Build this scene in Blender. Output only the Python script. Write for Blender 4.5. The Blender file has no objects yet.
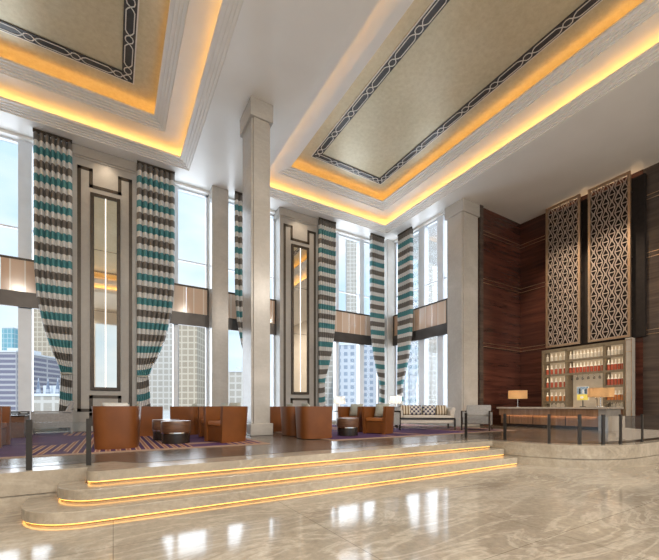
import bpy, math, random
from math import sin, cos, pi, radians
from mathutils import Vector
random.seed(7)
sc = bpy.context.scene
COL = sc.collection

# ---------------------------------------------------------------- camera
cam_d = bpy.data.cameras.new('camera')
cam_d.sensor_width = 36.0
cam_d.lens = 36.0 * 360 / 659
cam_d.shift_y = 127 / 659
cam_d.clip_end = 2000
cam = bpy.data.objects.new('camera', cam_d)
COL.objects.link(cam)
cam.location = (0, 0, 1.2)
cam.rotation_euler = (radians(90), 0, radians(-31))
sc.camera = cam

# ---------------------------------------------------------------- world, sun, area lights, exposure
world = bpy.data.worlds.new('world'); sc.world = world
world.use_nodes = True
wt = world.node_tree; wt.nodes.clear()
wo = wt.nodes.new('ShaderNodeOutputWorld')
wb = wt.nodes.new('ShaderNodeBackground')
wtc = wt.nodes.new('ShaderNodeTexCoord')
wmap = wt.nodes.new('ShaderNodeMapping'); wmap.inputs['Scale'].default_value = (1.2, 1.2, 3.0)
wn = wt.nodes.new('ShaderNodeTexNoise'); wn.inputs['Scale'].default_value = 2.2; wn.inputs['Detail'].default_value = 4
wr = wt.nodes.new('ShaderNodeValToRGB')
wr.color_ramp.elements[0].position = 0.40; wr.color_ramp.elements[0].color = (0.60, 0.80, 0.96, 1)
wr.color_ramp.elements[1].position = 0.62; wr.color_ramp.elements[1].color = (0.93, 0.97, 1.0, 1)
L = wt.links.new
L(wtc.outputs['Generated'], wmap.inputs['Vector']); L(wmap.outputs['Vector'], wn.inputs['Vector'])
L(wn.outputs['Fac'], wr.inputs['Fac']); L(wr.outputs['Color'], wb.inputs['Color'])
wb.inputs['Strength'].default_value = 0.92
L(wb.outputs['Background'], wo.inputs['Surface'])

sun_d = bpy.data.lights.new('sun', 'SUN'); sun_d.energy = 1.5; sun_d.angle = radians(1.5); sun_d.color = (1.0, 0.95, 0.87)
sun = bpy.data.objects.new('sun', sun_d); COL.objects.link(sun)
sun.rotation_euler = Vector((0.25, 0.75, -0.75)).to_track_quat('-Z', 'Y').to_euler()

def area(name, loc, direction, sx, sy, power, color, spread=180):
    d = bpy.data.lights.new(name, 'AREA'); d.shape = 'RECTANGLE'; d.size = sx; d.size_y = sy
    d.energy = power; d.color = color; d.spread = radians(spread)
    o = bpy.data.objects.new(name, d); COL.objects.link(o); o.location = loc
    o.rotation_euler = Vector(direction).to_track_quat('-Z', 'Y').to_euler()
    return o
# daylight portals: the tall windows and the unseen back-wall openings added to let sky light in
def portal(loc, direction, sx, sy):
    o = area('daylight_portal', loc, direction, sx, sy, 1, (1, 1, 1)); o.data.cycles.is_portal = True
portal((-2.3, 14.15, 4.8), (0, -1, 0), 2.6, 8.4)
portal((1.9, 14.15, 4.8), (0, -1, 0), 2.4, 8.4)
portal((4.8, 14.15, 4.8), (0, -1, 0), 2.4, 8.4)
portal((9.5, 14.15, 4.8), (0, -1, 0), 3.5, 8.4)
portal((11.95, 11.6, 4.8), (-1, 0, 0), 3.3, 8.4)
portal((3, -8.15, 4.0), (0, 1, 0), 18, 8.0)
for loc, dr, sx in (((-2.3, 14.1, 4.8), (0, -1, 0), 2.6), ((1.9, 14.1, 4.8), (0, -1, 0), 2.4), ((4.8, 14.1, 4.8), (0, -1, 0), 2.4), ((9.5, 14.1, 4.8), (0, -1, 0), 3.5), ((11.9, 11.6, 4.8), (-1, 0, 0), 3.3)):
    area('window_daylight', loc, dr, sx, 8.4, 75 * sx, (0.88, 0.94, 1.0))  # extra area lights added to boost the daylight at each window
# unseen fill spots added behind the camera to brighten the lobby
for ix in range(6):
    for iy in range(3):
        d = bpy.data.lights.new('downlight', 'SPOT'); d.energy = 500; d.color = (1.0, 0.90, 0.78)
        d.spot_size = radians(150); d.spot_blend = 1.0; d.shadow_soft_size = 0.1
        o = bpy.data.objects.new('downlight', d); COL.objects.link(o); o.location = (-5.5 + ix * 3.6, -7.3 + iy * 1.7, 9.1)
        o.rotation_euler = Vector((0, 0.5, -1)).to_track_quat('-Z', 'Y').to_euler()

vs = sc.view_settings
vs.view_transform = 'Standard'; vs.look = 'None'; vs.gamma = 1; vs.use_curve_mapping = False
vs.exposure = 0.40
sc.cycles.use_denoising = True
sc.cycles.max_bounces = 8
sc.cycles.diffuse_bounces = 5
sc.cycles.glossy_bounces = 5
sc.cycles.transmission_bounces = 8
sc.cycles.transparent_max_bounces = 16
sc.cycles.sample_clamp_indirect = 6
sc.cycles.caustics_reflective = False
sc.cycles.caustics_refractive = False

# ---------------------------------------------------------------- materials
class N:
    """small node-tree helper"""
    def __init__(s, name):
        s.m = bpy.data.materials.new(name); s.m.use_nodes = True
        s.t = s.m.node_tree; s.p = s.t.nodes['Principled BSDF']
    def new(s, kind, **kw):
        n = s.t.nodes.new(kind)
        for k, v in kw.items(): setattr(n, k, v)
        return n
    def link(s, a, b): s.t.links.new(a, b)
    def coords(s, scale=(1, 1, 1), kind='Object', rot=(0, 0, 0)):
        tc = s.new('ShaderNodeTexCoord'); mp = s.new('ShaderNodeMapping')
        mp.inputs['Scale'].default_value = scale; mp.inputs['Rotation'].default_value = rot
        s.link(tc.outputs[kind], mp.inputs['Vector']); return mp.outputs['Vector']
    def world_coords(s, scale=(1, 1, 1), rot=(0, 0, 0)):
        g = s.new('ShaderNodeNewGeometry'); mp = s.new('ShaderNodeMapping')
        mp.inputs['Scale'].default_value = scale; mp.inputs['Rotation'].default_value = rot
        s.link(g.outputs['Position'], mp.inputs['Vector']); return mp.outputs['Vector']
    def noise(s, vec, scale, detail=4, rough=0.5, dist=0):
        n = s.new('ShaderNodeTexNoise'); n.inputs['Scale'].default_value = scale
        n.inputs['Detail'].default_value = detail; n.inputs['Roughness'].default_value = rough
        n.inputs['Distortion'].default_value = dist
        s.link(vec, n.inputs['Vector']); return n.outputs['Fac']
    def ramp(s, fac, stops, interp='LINEAR'):
        r = s.new('ShaderNodeValToRGB'); r.color_ramp.interpolation = interp
        e = r.color_ramp.elements
        while len(e) < len(stops): e.new(0.5)
        for i, (p, c) in enumerate(stops):
            e[i].position = p; e[i].color = (*c, 1)
        s.link(fac, r.inputs['Fac']); return r.outputs['Color']
    def mix(s, fac, a, b, mode='MIX'):
        n = s.new('ShaderNodeMix', data_type='RGBA', blend_type=mode)
        for sock, v in ((n.inputs['Factor'], fac), (n.inputs['A'], a), (n.inputs['B'], b)):
            pass
        fs, as_, bs = n.inputs[0], n.inputs[6], n.inputs[7]
        for sock, v in ((fs, fac), (as_, a), (bs, b)):
            if isinstance(v, (int, float)): sock.default_value = v
            elif isinstance(v, tuple): sock.default_value = (*v, 1)
            else: s.link(v, sock)
        return n.outputs[2]
    def set(s, color=None, rough=0.5, metal=0.0, spec=0.5, coat=0.0):
        if color is not None:
            if isinstance(color, tuple): s.p.inputs['Base Color'].default_value = (*color, 1)
            else: s.link(color, s.p.inputs['Base Color'])
        if isinstance(rough, (int, float)): s.p.inputs['Roughness'].default_value = rough
        else: s.link(rough, s.p.inputs['Roughness'])
        s.p.inputs['Metallic'].default_value = metal
        s.p.inputs['Specular IOR Level'].default_value = spec
        s.p.inputs['Coat Weight'].default_value = coat
        s.p.inputs['Coat Roughness'].default_value = 0.05
        return s.m
    def bump(s, h, strength=0.2, dist=0.01):
        b = s.new('ShaderNodeBump'); b.inputs['Strength'].default_value = strength; b.inputs['Distance'].default_value = dist
        s.link(h, b.inputs['Height']); s.link(b.outputs['Normal'], s.p.inputs['Normal'])

def mottled(name, a, b, scale=6, rough=0.5, metal=0.0, spec=0.5, coat=0.0, bump=0.0, stretch=(1, 1, 1)):
    n = N(name); v = n.coords(stretch); f = n.noise(v, scale, 5)
    c = n.ramp(f, [(0.3, a), (0.7, b)])
    if bump: n.bump(f, bump)
    return n.set(c, rough, metal, spec, coat)

def emit(name, color, strength):
    n = N(name)
    n.p.inputs['Base Color'].default_value = (*color, 1)
    n.p.inputs['Emission Color'].default_value = (*color, 1)
    n.p.inputs['Emission Strength'].default_value = strength
    return n.m

def marble(name, base, light, dark, rough, tile=None, spec=0.5, vein=0.5, speck=0.12):
    n = N(name); v = n.world_coords()
    big = n.noise(v, 0.5, 6, 0.6, 0.8)
    c = n.ramp(big, [(0.3, dark), (0.52, base), (0.72, light)])
    rv = n.world_coords((0.55, 1.9, 1.4), (0, 0, radians(28)))
    vn = n.noise(rv, 1.1, 7, 0.62, 1.6)
    vr = n.ramp(vn, [(0.455, (0, 0, 0)), (0.50, (1, 1, 1)), (0.545, (0, 0, 0))])
    c = n.mix(n.mix(1.0, vr, (vein, vein, vein), 'MULTIPLY'), c, light)
    sp = n.noise(v, 14, 5, 0.7)
    spr = n.ramp(sp, [(0.35, (1 - speck,) * 3), (0.65, (1 + speck * 0.7,) * 3)])
    c = n.mix(1.0, c, spr, 'MULTIPLY')
    if tile:
        b = n.new('ShaderNodeTexBrick'); b.offset = 0.0
        b.inputs['Scale'].default_value = 1; b.inputs['Brick Width'].default_value = tile; b.inputs['Row Height'].default_value = tile
        b.inputs['Mortar Size'].default_value = 0.004
        b.inputs['Color1'].default_value = (1, 1, 1, 1); b.inputs['Color2'].default_value = (0.93, 0.93, 0.93, 1)
        b.inputs['Mortar'].default_value = (0.55, 0.53, 0.5, 1)
        n.link(v, b.inputs['Vector']); c = n.mix(1.0, c, b.outputs['Color'], 'MULTIPLY')
    return n.set(c, rough, 0, spec)

M = {}
M['floor'] = marble('polished_beige_marble', (0.385, 0.335, 0.265), (0.55, 0.50, 0.415), (0.27, 0.23, 0.18), 0.10, 1.8, 0.65, 0.6, 0.15)
M['step'] = marble('step_marble', (0.37, 0.32, 0.25), (0.50, 0.445, 0.36), (0.28, 0.24, 0.185), 0.18, None, 0.5, 0.35)
M['dark_floor'] = marble('brown_marble', (0.12, 0.09, 0.066), (0.18, 0.14, 0.11), (0.075, 0.056, 0.04), 0.22, 1.5, 0.5, 0.3)
M['column'] = marble('column_stone', (0.45, 0.425, 0.39), (0.55, 0.525, 0.49), (0.40, 0.375, 0.34), 0.22, None, 0.5, 0.2, 0.04)
M['pilaster'] = marble('grey_stone', (0.36, 0.34, 0.31), (0.43, 0.41, 0.38), (0.32, 0.30, 0.275), 0.42, None, 0.5, 0.12, 0.04)
M['ceiling'] = mottled('ceiling_paint', (0.80, 0.78, 0.75), (0.83, 0.81, 0.78), 1.5, 0.28, spec=0.45)
M['cornice'] = mottled('cornice_paint', (0.80, 0.78, 0.75), (0.84, 0.82, 0.79), 2, 0.5)
M['wall'] = mottled('warm_plaster', (0.60, 0.54, 0.47), (0.66, 0.60, 0.53), 2, 0.6)
M['bronze'] = mottled('dark_bronze', (0.045, 0.036, 0.028), (0.07, 0.055, 0.042), 9, 0.38, 0.5)
M['inlay'] = mottled('dark_bronze_inlay', (0.05, 0.038, 0.028), (0.07, 0.055, 0.04), 9, 0.4, 0.3)
M['spandrel'] = mottled('spandrel_metal', (0.06, 0.052, 0.048), (0.085, 0.075, 0.068), 3, 0.35, 0.4)
M['frame_white'] = mottled('pale_window_frame', (0.70, 0.74, 0.80), (0.76, 0.80, 0.86), 3, 0.35)
M['post'] = mottled('rail_post_metal', (0.022, 0.019, 0.017), (0.032, 0.028, 0.025), 12, 0.45, 0.0, 0.3)
M['brass'] = mottled('brushed_brass', (0.42, 0.29, 0.19), (0.52, 0.37, 0.25), 20, 0.32, 0.85)
M['screen'] = mottled('antique_bronze_lattice', (0.40, 0.32, 0.27), (0.50, 0.41, 0.35), 8, 0.4, 0.4)
M['chrome'] = mottled('chrome', (0.75, 0.75, 0.75), (0.8, 0.8, 0.8), 5, 0.12, 1.0)
M['border'] = mottled('dark_border_panel', (0.035, 0.034, 0.036), (0.055, 0.053, 0.055), 8, 0.3)
M['border_line'] = mottled('silver_inlay_wire', (0.68, 0.66, 0.62), (0.76, 0.74, 0.70), 8, 0.35, 0.2)
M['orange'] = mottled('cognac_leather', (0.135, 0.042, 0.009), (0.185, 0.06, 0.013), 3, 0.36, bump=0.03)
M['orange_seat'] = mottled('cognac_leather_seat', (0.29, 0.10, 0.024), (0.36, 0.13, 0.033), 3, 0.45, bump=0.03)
M['walnut'] = mottled('walnut_wood', (0.085, 0.04, 0.022), (0.16, 0.08, 0.045), 5, 0.3, stretch=(1, 1, 6))
M['dark_base'] = mottled('black_lacquer', (0.018, 0.013, 0.011), (0.03, 0.022, 0.018), 8, 0.25)
M['grey_cloth'] = mottled('grey_upholstery', (0.25, 0.245, 0.24), (0.33, 0.325, 0.32), 30, 0.8, bump=0.1)
M['charcoal'] = mottled('charcoal_upholstery', (0.04, 0.042, 0.048), (0.065, 0.066, 0.072), 30, 0.7, bump=0.1)
M['cream'] = mottled('cream_upholstery', (0.50, 0.45, 0.39), (0.60, 0.55, 0.49), 30, 0.8, bump=0.1)
M['cushion'] = mottled('sage_cushion', (0.30, 0.31, 0.27), (0.42, 0.43, 0.38), 40, 0.8, bump=0.1)
M['silver_cushion'] = mottled('silver_cushion_satin', (0.45, 0.45, 0.43), (0.6, 0.6, 0.58), 20, 0.4)
M['brown_stone'] = mottled('counter_top_stone', (0.36, 0.30, 0.24), (0.44, 0.38, 0.31), 9, 0.2)
M['grey_panel'] = mottled('grey_end_stone', (0.22, 0.20, 0.18), (0.28, 0.26, 0.23), 6, 0.3)
M['shelf_frame'] = mottled('champagne_shelf_metal', (0.17, 0.135, 0.09), (0.23, 0.185, 0.125), 12, 0.35, 0.4)
M['end_panel'] = mottled('pale_end_panel', (0.30, 0.275, 0.24), (0.36, 0.33, 0.29), 6, 0.4)
M['shelf_back'] = mottled('backlit_shelf_panel', (0.34, 0.27, 0.19), (0.42, 0.34, 0.24), 6, 0.35)
_p = M['shelf_back'].node_tree.nodes['Principled BSDF']; _p.inputs['Emission Color'].default_value = (1.0, 0.80, 0.55, 1); _p.inputs['Emission Strength'].default_value = 0.17
M['red_liquid'] = mottled('red_bottle_glass', (0.30, 0.055, 0.028), (0.40, 0.085, 0.042), 6, 0.12)
M['clear_bottle'] = mottled('frosted_bottle_glass', (0.60, 0.56, 0.48), (0.70, 0.66, 0.58), 6, 0.15)
M['amber_liquid'] = mottled('amber_bottle_glass', (0.36, 0.12, 0.03), (0.5, 0.18, 0.05), 6, 0.12)
M['white_cap'] = mottled('white_cap', (0.75, 0.72, 0.66), (0.82, 0.79, 0.73), 6, 0.3)
M['black'] = mottled('black_plastic', (0.02, 0.02, 0.02), (0.03, 0.03, 0.03), 6, 0.4)
M['sign_blue'] = mottled('printed_blue', (0.06, 0.17, 0.36), (0.45, 0.55, 0.62), 14, 0.4)
M['sign_yellow'] = mottled('printed_yellow', (0.78, 0.68, 0.12), (0.85, 0.75, 0.18), 6, 0.4)
M['white_paper'] = mottled('white_print', (0.8, 0.8, 0.78), (0.85, 0.85, 0.83), 6, 0.5)
M['ground'] = mottled('pale_paving', (0.55, 0.55, 0.55), (0.65, 0.65, 0.65), 0.2, 0.8)
M['cove_strip'] = emit('warm_cove_light', (1.0, 0.55, 0.14), 8.5)
M['cove_strip_inner'] = emit('warm_inner_cove_light', (1.0, 0.53, 0.13), 5)
M['step_strip'] = emit('warm_step_light', (1.0, 0.50, 0.11), 2.5)
M['shelf_strip'] = emit('warm_shelf_light', (1.0, 0.74, 0.46), 11)
M['shelf_strip_strong'] = emit('warm_counter_light', (1.0, 0.70, 0.42), 19)
M['uplight_strip'] = emit('warm_uplight', (1.0, 0.66, 0.36), 3.5)
M['backing'] = mottled('matt_dark_panel', (0.012, 0.009, 0.008), (0.02, 0.015, 0.013), 8, 0.7, spec=0.2)
M['lounge_bulb'] = emit('neutral_bulb', (1.0, 0.90, 0.78), 70)
M['lamp_bulb'] = emit('warm_bulb', (1.0, 0.70, 0.38), 60)
M['mirror_strip'] = emit('white_light_strip', (1.0, 0.95, 0.86), 0.75)

def gold_leaf():
    n = N('silver_gold_leaf'); v = n.world_coords()
    f = n.noise(v, 9, 8, 0.75); big = n.noise(v, 0.6, 3)
    c = n.ramp(f, [(0.3, (0.50, 0.43, 0.28)), (0.7, (0.70, 0.64, 0.48))])
    c = n.mix(0.35, c, n.ramp(big, [(0.3, (0.45, 0.38, 0.22)), (0.7, (0.62, 0.60, 0.48))]))
    n.bump(f, 0.25, 0.004)
    return n.set(c, 0.36, 0.3)
M['gold'] = gold_leaf()

def ebony(name, a, b, c3, horizontal_axis_scale):
    n = N(name); v = n.world_coords(horizontal_axis_scale)
    f = n.noise(v, 1.0, 6, 0.6, 0.5); g = n.noise(v, 4.5, 4, 0.6)
    c = n.ramp(f, [(0.32, a), (0.5, b), (0.66, c3)])
    c = n.mix(0.5, c, n.ramp(g, [(0.35, a), (0.7, b)]))
    return n.set(c, 0.2, 0, 0.5)
M['ebony'] = ebony('macassar_ebony', (0.026, 0.011, 0.009), (0.085, 0.029, 0.020), (0.16, 0.056, 0.036), (0.35, 0.35, 5.5))
M['grey_ebony'] = ebony('grey_brown_veneer', (0.035, 0.026, 0.022), (0.075, 0.056, 0.047), (0.13, 0.095, 0.075), (0.3, 0.3, 4.5))
M['bar_wood'] = ebony('bar_front_veneer', (0.16, 0.085, 0.045), (0.24, 0.135, 0.075), (0.34, 0.20, 0.115), (3.0, 9.0, 0.4))

def glass(name, tint, refl):
    n = N(name); t = n.t
    out = t.nodes['Material Output']
    tr = n.new('ShaderNodeBsdfTransparent'); tr.inputs['Color'].default_value = (*tint, 1)
    gl = n.new('ShaderNodeBsdfGlossy'); gl.inputs['Roughness'].default_value = 0.02
    fr = n.new('ShaderNodeFresnel'); fr.inputs['IOR'].default_value = 1.45
    mu = n.new('ShaderNodeMath', operation='MULTIPLY'); mu.inputs[1].default_value = refl
    n.link(fr.outputs[0], mu.inputs[0])
    mx = n.new('ShaderNodeMixShader')
    n.link(mu.outputs[0], mx.inputs[0]); n.link(tr.outputs[0], mx.inputs[1]); n.link(gl.outputs[0], mx.inputs[2])
    n.link(mx.outputs[0], out.inputs['Surface'])
    return n.m
M['glass'] = glass('window_glass', (0.97, 0.985, 1.0), 0.3)
M['rail_glass'] = glass('rail_glass', (0.90, 0.90, 0.89), 0.6)
M['wine_glass'] = glass('stemware_glass', (0.80, 0.80, 0.80), 1.5)

def mirror():
    n = N('tinted_mirror'); v = n.coords(); f = n.noise(v, 1.5)
    return n.set(n.ramp(f, [(0.3, (0.80, 0.77, 0.70)), (0.7, (0.85, 0.82, 0.76))]), 0.03, 1.0)
M['mirror'] = mirror()

def guard():
    n = N('bronze_tinted_balcony_glass'); v = n.world_coords((1, 1, 1))
    b = n.new('ShaderNodeTexBrick'); b.offset = 0
    b.inputs['Scale'].default_value = 1; b.inputs['Brick Width'].default_value = 0.34; b.inputs['Row Height'].default_value = 30
    b.inputs['Mortar Size'].default_value = 0.02
    b.inputs['Color1'].default_value = (0.58, 0.38, 0.26, 1); b.inputs['Color2'].default_value = (0.74, 0.58, 0.46, 1); b.inputs['Mortar'].default_value = (0.80, 0.72, 0.64, 1)
    mp = n.new('ShaderNodeVectorMath', operation='MULTIPLY_ADD')
    n.link(v, mp.inputs[0]); mp.inputs[1].default_value = (1, 0, 0); mp.inputs[2].default_value = (0, 5, 0)
    sx = n.new('ShaderNodeSeparateXYZ'); n.link(v, sx.inputs[0])
    ad = n.new('ShaderNodeMath', operation='ADD'); n.link(sx.outputs[0], ad.inputs[0]); n.link(sx.outputs[1], ad.inputs[1])
    cx = n.new('ShaderNodeCombineXYZ'); n.link(ad.outputs[0], cx.inputs[0]); cx.inputs[1].default_value = 5
    n.link(cx.outputs[0], b.inputs['Vector'])
    return n.set(b.outputs['Color'], 0.12, 0.0, 0.5)
M['guard'] = guard()

def curtain_mat():
    n = N('striped_curtain_cloth')
    tc = n.new('ShaderNodeTexCoord'); sx = n.new('ShaderNodeSeparateXYZ'); n.link(tc.outputs['UV'], sx.inputs[0])
    fr = n.new('ShaderNodeMath', operation='FRACT'); n.link(sx.outputs[1], fr.inputs[0])
    teal, pale, brown = (0.075, 0.25, 0.275), (0.66, 0.66, 0.65), (0.165, 0.15, 0.135)
    c = n.ramp(fr.outputs[0], [(0.0, brown), (0.28, pale), (0.5, teal), (0.78, pale)], 'CONSTANT')
    f = n.noise(n.coords((30, 30, 30)), 3)
    c = n.mix(1.0, c, n.ramp(f, [(0.3, (0.85, 0.85, 0.85)), (0.7, (1.1, 1.1, 1.1))]), 'MULTIPLY')
    return n.set(c, 0.75)
M['curtain'] = curtain_mat()

def rug_mat():
    n = N('purple_striped_rug'); v = n.world_coords()
    w = n.new('ShaderNodeTexWave', wave_type='BANDS', bands_direction='X'); w.inputs['Scale'].default_value = 2.1
    w.inputs['Distortion'].default_value = 0.15; n.link(v, w.inputs['Vector'])
    lines = n.ramp(w.outputs['Fac'], [(0.0, (0.06, 0.022, 0.085)), (0.40, (0.07, 0.026, 0.09)), (0.50, (0.50, 0.27, 0.12)), (0.68, (0.55, 0.42, 0.28)), (0.9, (0.30, 0.12, 0.08))])
    patch = n.noise(n.world_coords((0.95, 0.16, 1)), 1.0, 1)
    mask = n.ramp(patch, [(0.525, (0, 0, 0)), (0.54, (1, 1, 1))])
    f2 = n.noise(n.world_coords((0.5, 2.2, 1)), 1.0, 3)
    plain = n.ramp(f2, [(0.36, (0.052, 0.022, 0.070)), (0.52, (0.095, 0.042, 0.115)), (0.60, (0.075, 0.03, 0.085)), (0.68, (0.34, 0.22, 0.16))])
    c = n.mix(mask, plain, lines)
    f = n.noise(v, 60, 3); n.bump(f, 0.3, 0.005)
    return n.set(c, 0.9, 0, 0.2)
M['rug'] = rug_mat()
M['rug_border'] = mottled('rug_border_band', (0.30, 0.19, 0.14), (0.38, 0.26, 0.19), 20, 0.9)

def shade_mat(name, col, strength):
    n = N(name); t = n.t; out = t.nodes['Material Output']
    f = n.noise(n.coords((1, 1, 1)), 30)
    c = n.ramp(f, [(0.3, tuple(x * 0.92 for x in col)), (0.7, col)])
    d = n.new('ShaderNodeBsdfDiffuse'); tl = n.new('ShaderNodeBsdfTranslucent')
    n.link(c, d.inputs['Color']); n.link(c, tl.inputs['Color'])
    mx = n.new('ShaderNodeMixShader'); mx.inputs[0].default_value = strength
    n.link(d.outputs[0], mx.inputs[1]); n.link(tl.outputs[0], mx.inputs[2]); n.link(mx.outputs[0], out.inputs['Surface'])
    return n.m
M['white_shade'] = shade_mat('white_linen_shade', (0.85, 0.84, 0.80), 0.5)
M['tan_shade'] = shade_mat('tan_linen_shade', (0.56, 0.40, 0.25), 0.7)

def facade(name, wall, win, bw, bh, mortar):
    n = N(name); tc = n.new('ShaderNodeTexCoord')
    sx = n.new('ShaderNodeSeparateXYZ'); n.link(tc.outputs['Object'], sx.inputs[0])
    ad = n.new('ShaderNodeMath', operation='ADD'); n.link(sx.outputs[0], ad.inputs[0]); n.link(sx.outputs[1], ad.inputs[1])
    cx = n.new('ShaderNodeCombineXYZ'); n.link(ad.outputs[0], cx.inputs[0]); n.link(sx.outputs[2], cx.inputs[1])
    b = n.new('ShaderNodeTexBrick'); b.offset = 0
    b.inputs['Scale'].default_value = 1; b.inputs['Brick Width'].default_value = bw; b.inputs['Row Height'].default_value = bh
    b.inputs['Mortar Size'].default_value = mortar
    b.inputs['Color1'].default_value = (*win, 1); b.inputs['Color2'].default_value = (*[x * 1.12 for x in win], 1); b.inputs['Mortar'].default_value = (*wall, 1)
    n.link(cx.outputs[0], b.inputs['Vector'])
    return n.set(b.outputs['Color'], 0.5)

def patterned(name, a, b_, cell):
    n = N(name); v = n.coords((1, 1, 1))
    ck = n.new('ShaderNodeTexChecker'); ck.inputs['Scale'].default_value = cell
    ck.inputs['Color1'].default_value = (*a, 1); ck.inputs['Color2'].default_value = (*b_, 1)
    n.link(v, ck.inputs['Vector'])
    return n.set(ck.outputs['Color'], 0.8)
M['check_cloth'] = patterned('navy_lattice_cloth', (0.06, 0.055, 0.10), (0.6, 0.56, 0.5), 14)
def stripe_cloth():
    n = N('gold_stripe_cloth'); w = n.new('ShaderNodeTexWave', wave_type='BANDS', bands_direction='X'); w.inputs['Scale'].default_value = 3.5
    n.link(n.coords(), w.inputs['Vector'])
    return n.set(n.ramp(w.outputs['Fac'], [(0.0, (0.07, 0.045, 0.035)), (0.45, (0.42, 0.30, 0.16)), (0.75, (0.6, 0.54, 0.45))]), 0.8)
M['stripe_cloth'] = stripe_cloth()

# ---------------------------------------------------------------- mesh helpers
class B:
    def __init__(s): s.v = []; s.f = []; s.mi = []; s.uv = None
    def add(s, vs, fs, mi=0):
        o = len(s.v); s.v += [tuple(p) for p in vs]; s.f += [tuple(i + o for i in f) for f in fs]; s.mi += [mi] * len(fs); return s
    def box(s, x0, x1, y0, y1, z0, z1, mi=0):
        return s.add([(x0, y0, z0), (x1, y0, z0), (x1, y1, z0), (x0, y1, z0), (x0, y0, z1), (x1, y0, z1), (x1, y1, z1), (x0, y1, z1)],
                     [(0, 3, 2, 1), (4, 5, 6, 7), (0, 1, 5, 4), (1, 2, 6, 5), (2, 3, 7, 6), (3, 0, 4, 7)], mi)
    def prism(s, poly, z0, z1, mi=0):
        n = len(poly)
        return s.add([(x, y, z0) for x, y in poly] + [(x, y, z1) for x, y in poly],
                     [tuple(range(n - 1, -1, -1)), tuple(range(n, 2 * n))] + [(i, (i + 1) % n, n + (i + 1) % n, n + i) for i in range(n)], mi)
    def lathe(s, prof, cx=0, cy=0, seg=28, mi=0, sx=1, sy=1):
        vs = []; fs = []
        for r, z in prof:
            vs += [(cx + sx * r * cos(2 * pi * k / seg), cy + sy * r * sin(2 * pi * k / seg), z) for k in range(seg)]
        for i in range(len(prof) - 1):
            for k in range(seg):
                a, b = i * seg + k, i * seg + (k + 1) % seg
                fs.append((a, b, b + seg, a + seg))
        fs.append(tuple(range(seg - 1, -1, -1)))
        o = (len(prof) - 1) * seg; fs.append(tuple(range(o, o + seg)))
        return s.add(vs, fs, mi)
    def bar(s, p, q, w, d, up=(0, 0, 1), mi=0):
        """rectangular bar from p to q, w across, d along up"""
        p, q = Vector(p), Vector(q); t = (q - p).normalized(); u = Vector(up)
        a = t.cross(u)
        if a.length < 1e-4: a = t.cross(Vector((1, 0, 0)))
        a.normalize(); b = a.cross(t).normalized()
        vs = []
        for c in (p, q):
            for sa, sb in ((-1, -1), (1, -1), (1, 1), (-1, 1)):
                vs.append(c + a * sa * w / 2 + b * sb * d / 2)
        return s.add(vs, [(0, 1, 2, 3), (7, 6, 5, 4), (0, 4, 5, 1), (1, 5, 6, 2), (2, 6, 7, 3), (3, 7, 4, 0)], mi)
    def tube(s, path, r, seg=8, mi=0):
        path = [Vector(p) for p in path]; vs = []; fs = []
        for i, p in enumerate(path):
            t = (path[min(i + 1, len(path) - 1)] - path[max(i - 1, 0)]).normalized()
            u = Vector((0, 0, 1)) if abs(t.z) < 0.9 else Vector((1, 0, 0))
            a = t.cross(u).normalized(); b = a.cross(t)
            vs += [p + (a * cos(2 * pi * k / seg) + b * sin(2 * pi * k / seg)) * r for k in range(seg)]
        for i in range(len(path) - 1):
            for k in range(seg):
                x, y = i * seg + k, i * seg + (k + 1) % seg
                fs.append((x, y, y + seg, x + seg))
        fs += [tuple(range(seg - 1, -1, -1)), tuple(range((len(path) - 1) * seg, len(path) * seg))]
        return s.add(vs, fs, mi)
    def ribbon(s, pts, w, normal, depth=0.0, mi=0):
        """strip following pts (all in a plane with the given normal), w wide, depth thick"""
        n = Vector(normal); pts = [Vector(p) for p in pts]; vs = []
        for i, p in enumerate(pts):
            t = (pts[min(i + 1, len(pts) - 1)] - pts[max(i - 1, 0)]).normalized(); a = t.cross(n).normalized() * w / 2
            vs += [p - a - n * depth / 2, p + a - n * depth / 2, p + a + n * depth / 2, p - a + n * depth / 2]
        fs = []
        for i in range(len(pts) - 1):
            o = i * 4
            for k in range(4): fs.append((o + k, o + (k + 1) % 4, o + 4 + (k + 1) % 4, o + 4 + k))
        e = (len(pts) - 1) * 4
        fs += [(0, 3, 2, 1), (e, e + 1, e + 2, e + 3)]
        return s.add(vs, fs, mi)
    def build(s, name, mats, parent=None, smooth=False, bevel=0.0, seg=2, auto=None):
        me = bpy.data.meshes.new(name); me.from_pydata(s.v, [], s.f)
        if not isinstance(mats, (list, tuple)): mats = [mats]
        for m in mats: me.materials.append(M[m] if isinstance(m, str) else m)
        if len(mats) > 1:
            for p, i in zip(me.polygons, s.mi): p.material_index = i
        if smooth:
            for p in me.polygons: p.use_smooth = True
            if auto: me.set_sharp_from_angle(angle=radians(auto))
        me.update()
        o = bpy.data.objects.new(name, me); COL.objects.link(o)
        if parent is not None: o.parent = parent
        if bevel:
            bv = o.modifiers.new('bevel', 'BEVEL'); bv.width = bevel; bv.segments = seg; bv.limit_method = 'ANGLE'; bv.angle_limit = radians(40)
        return o

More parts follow.
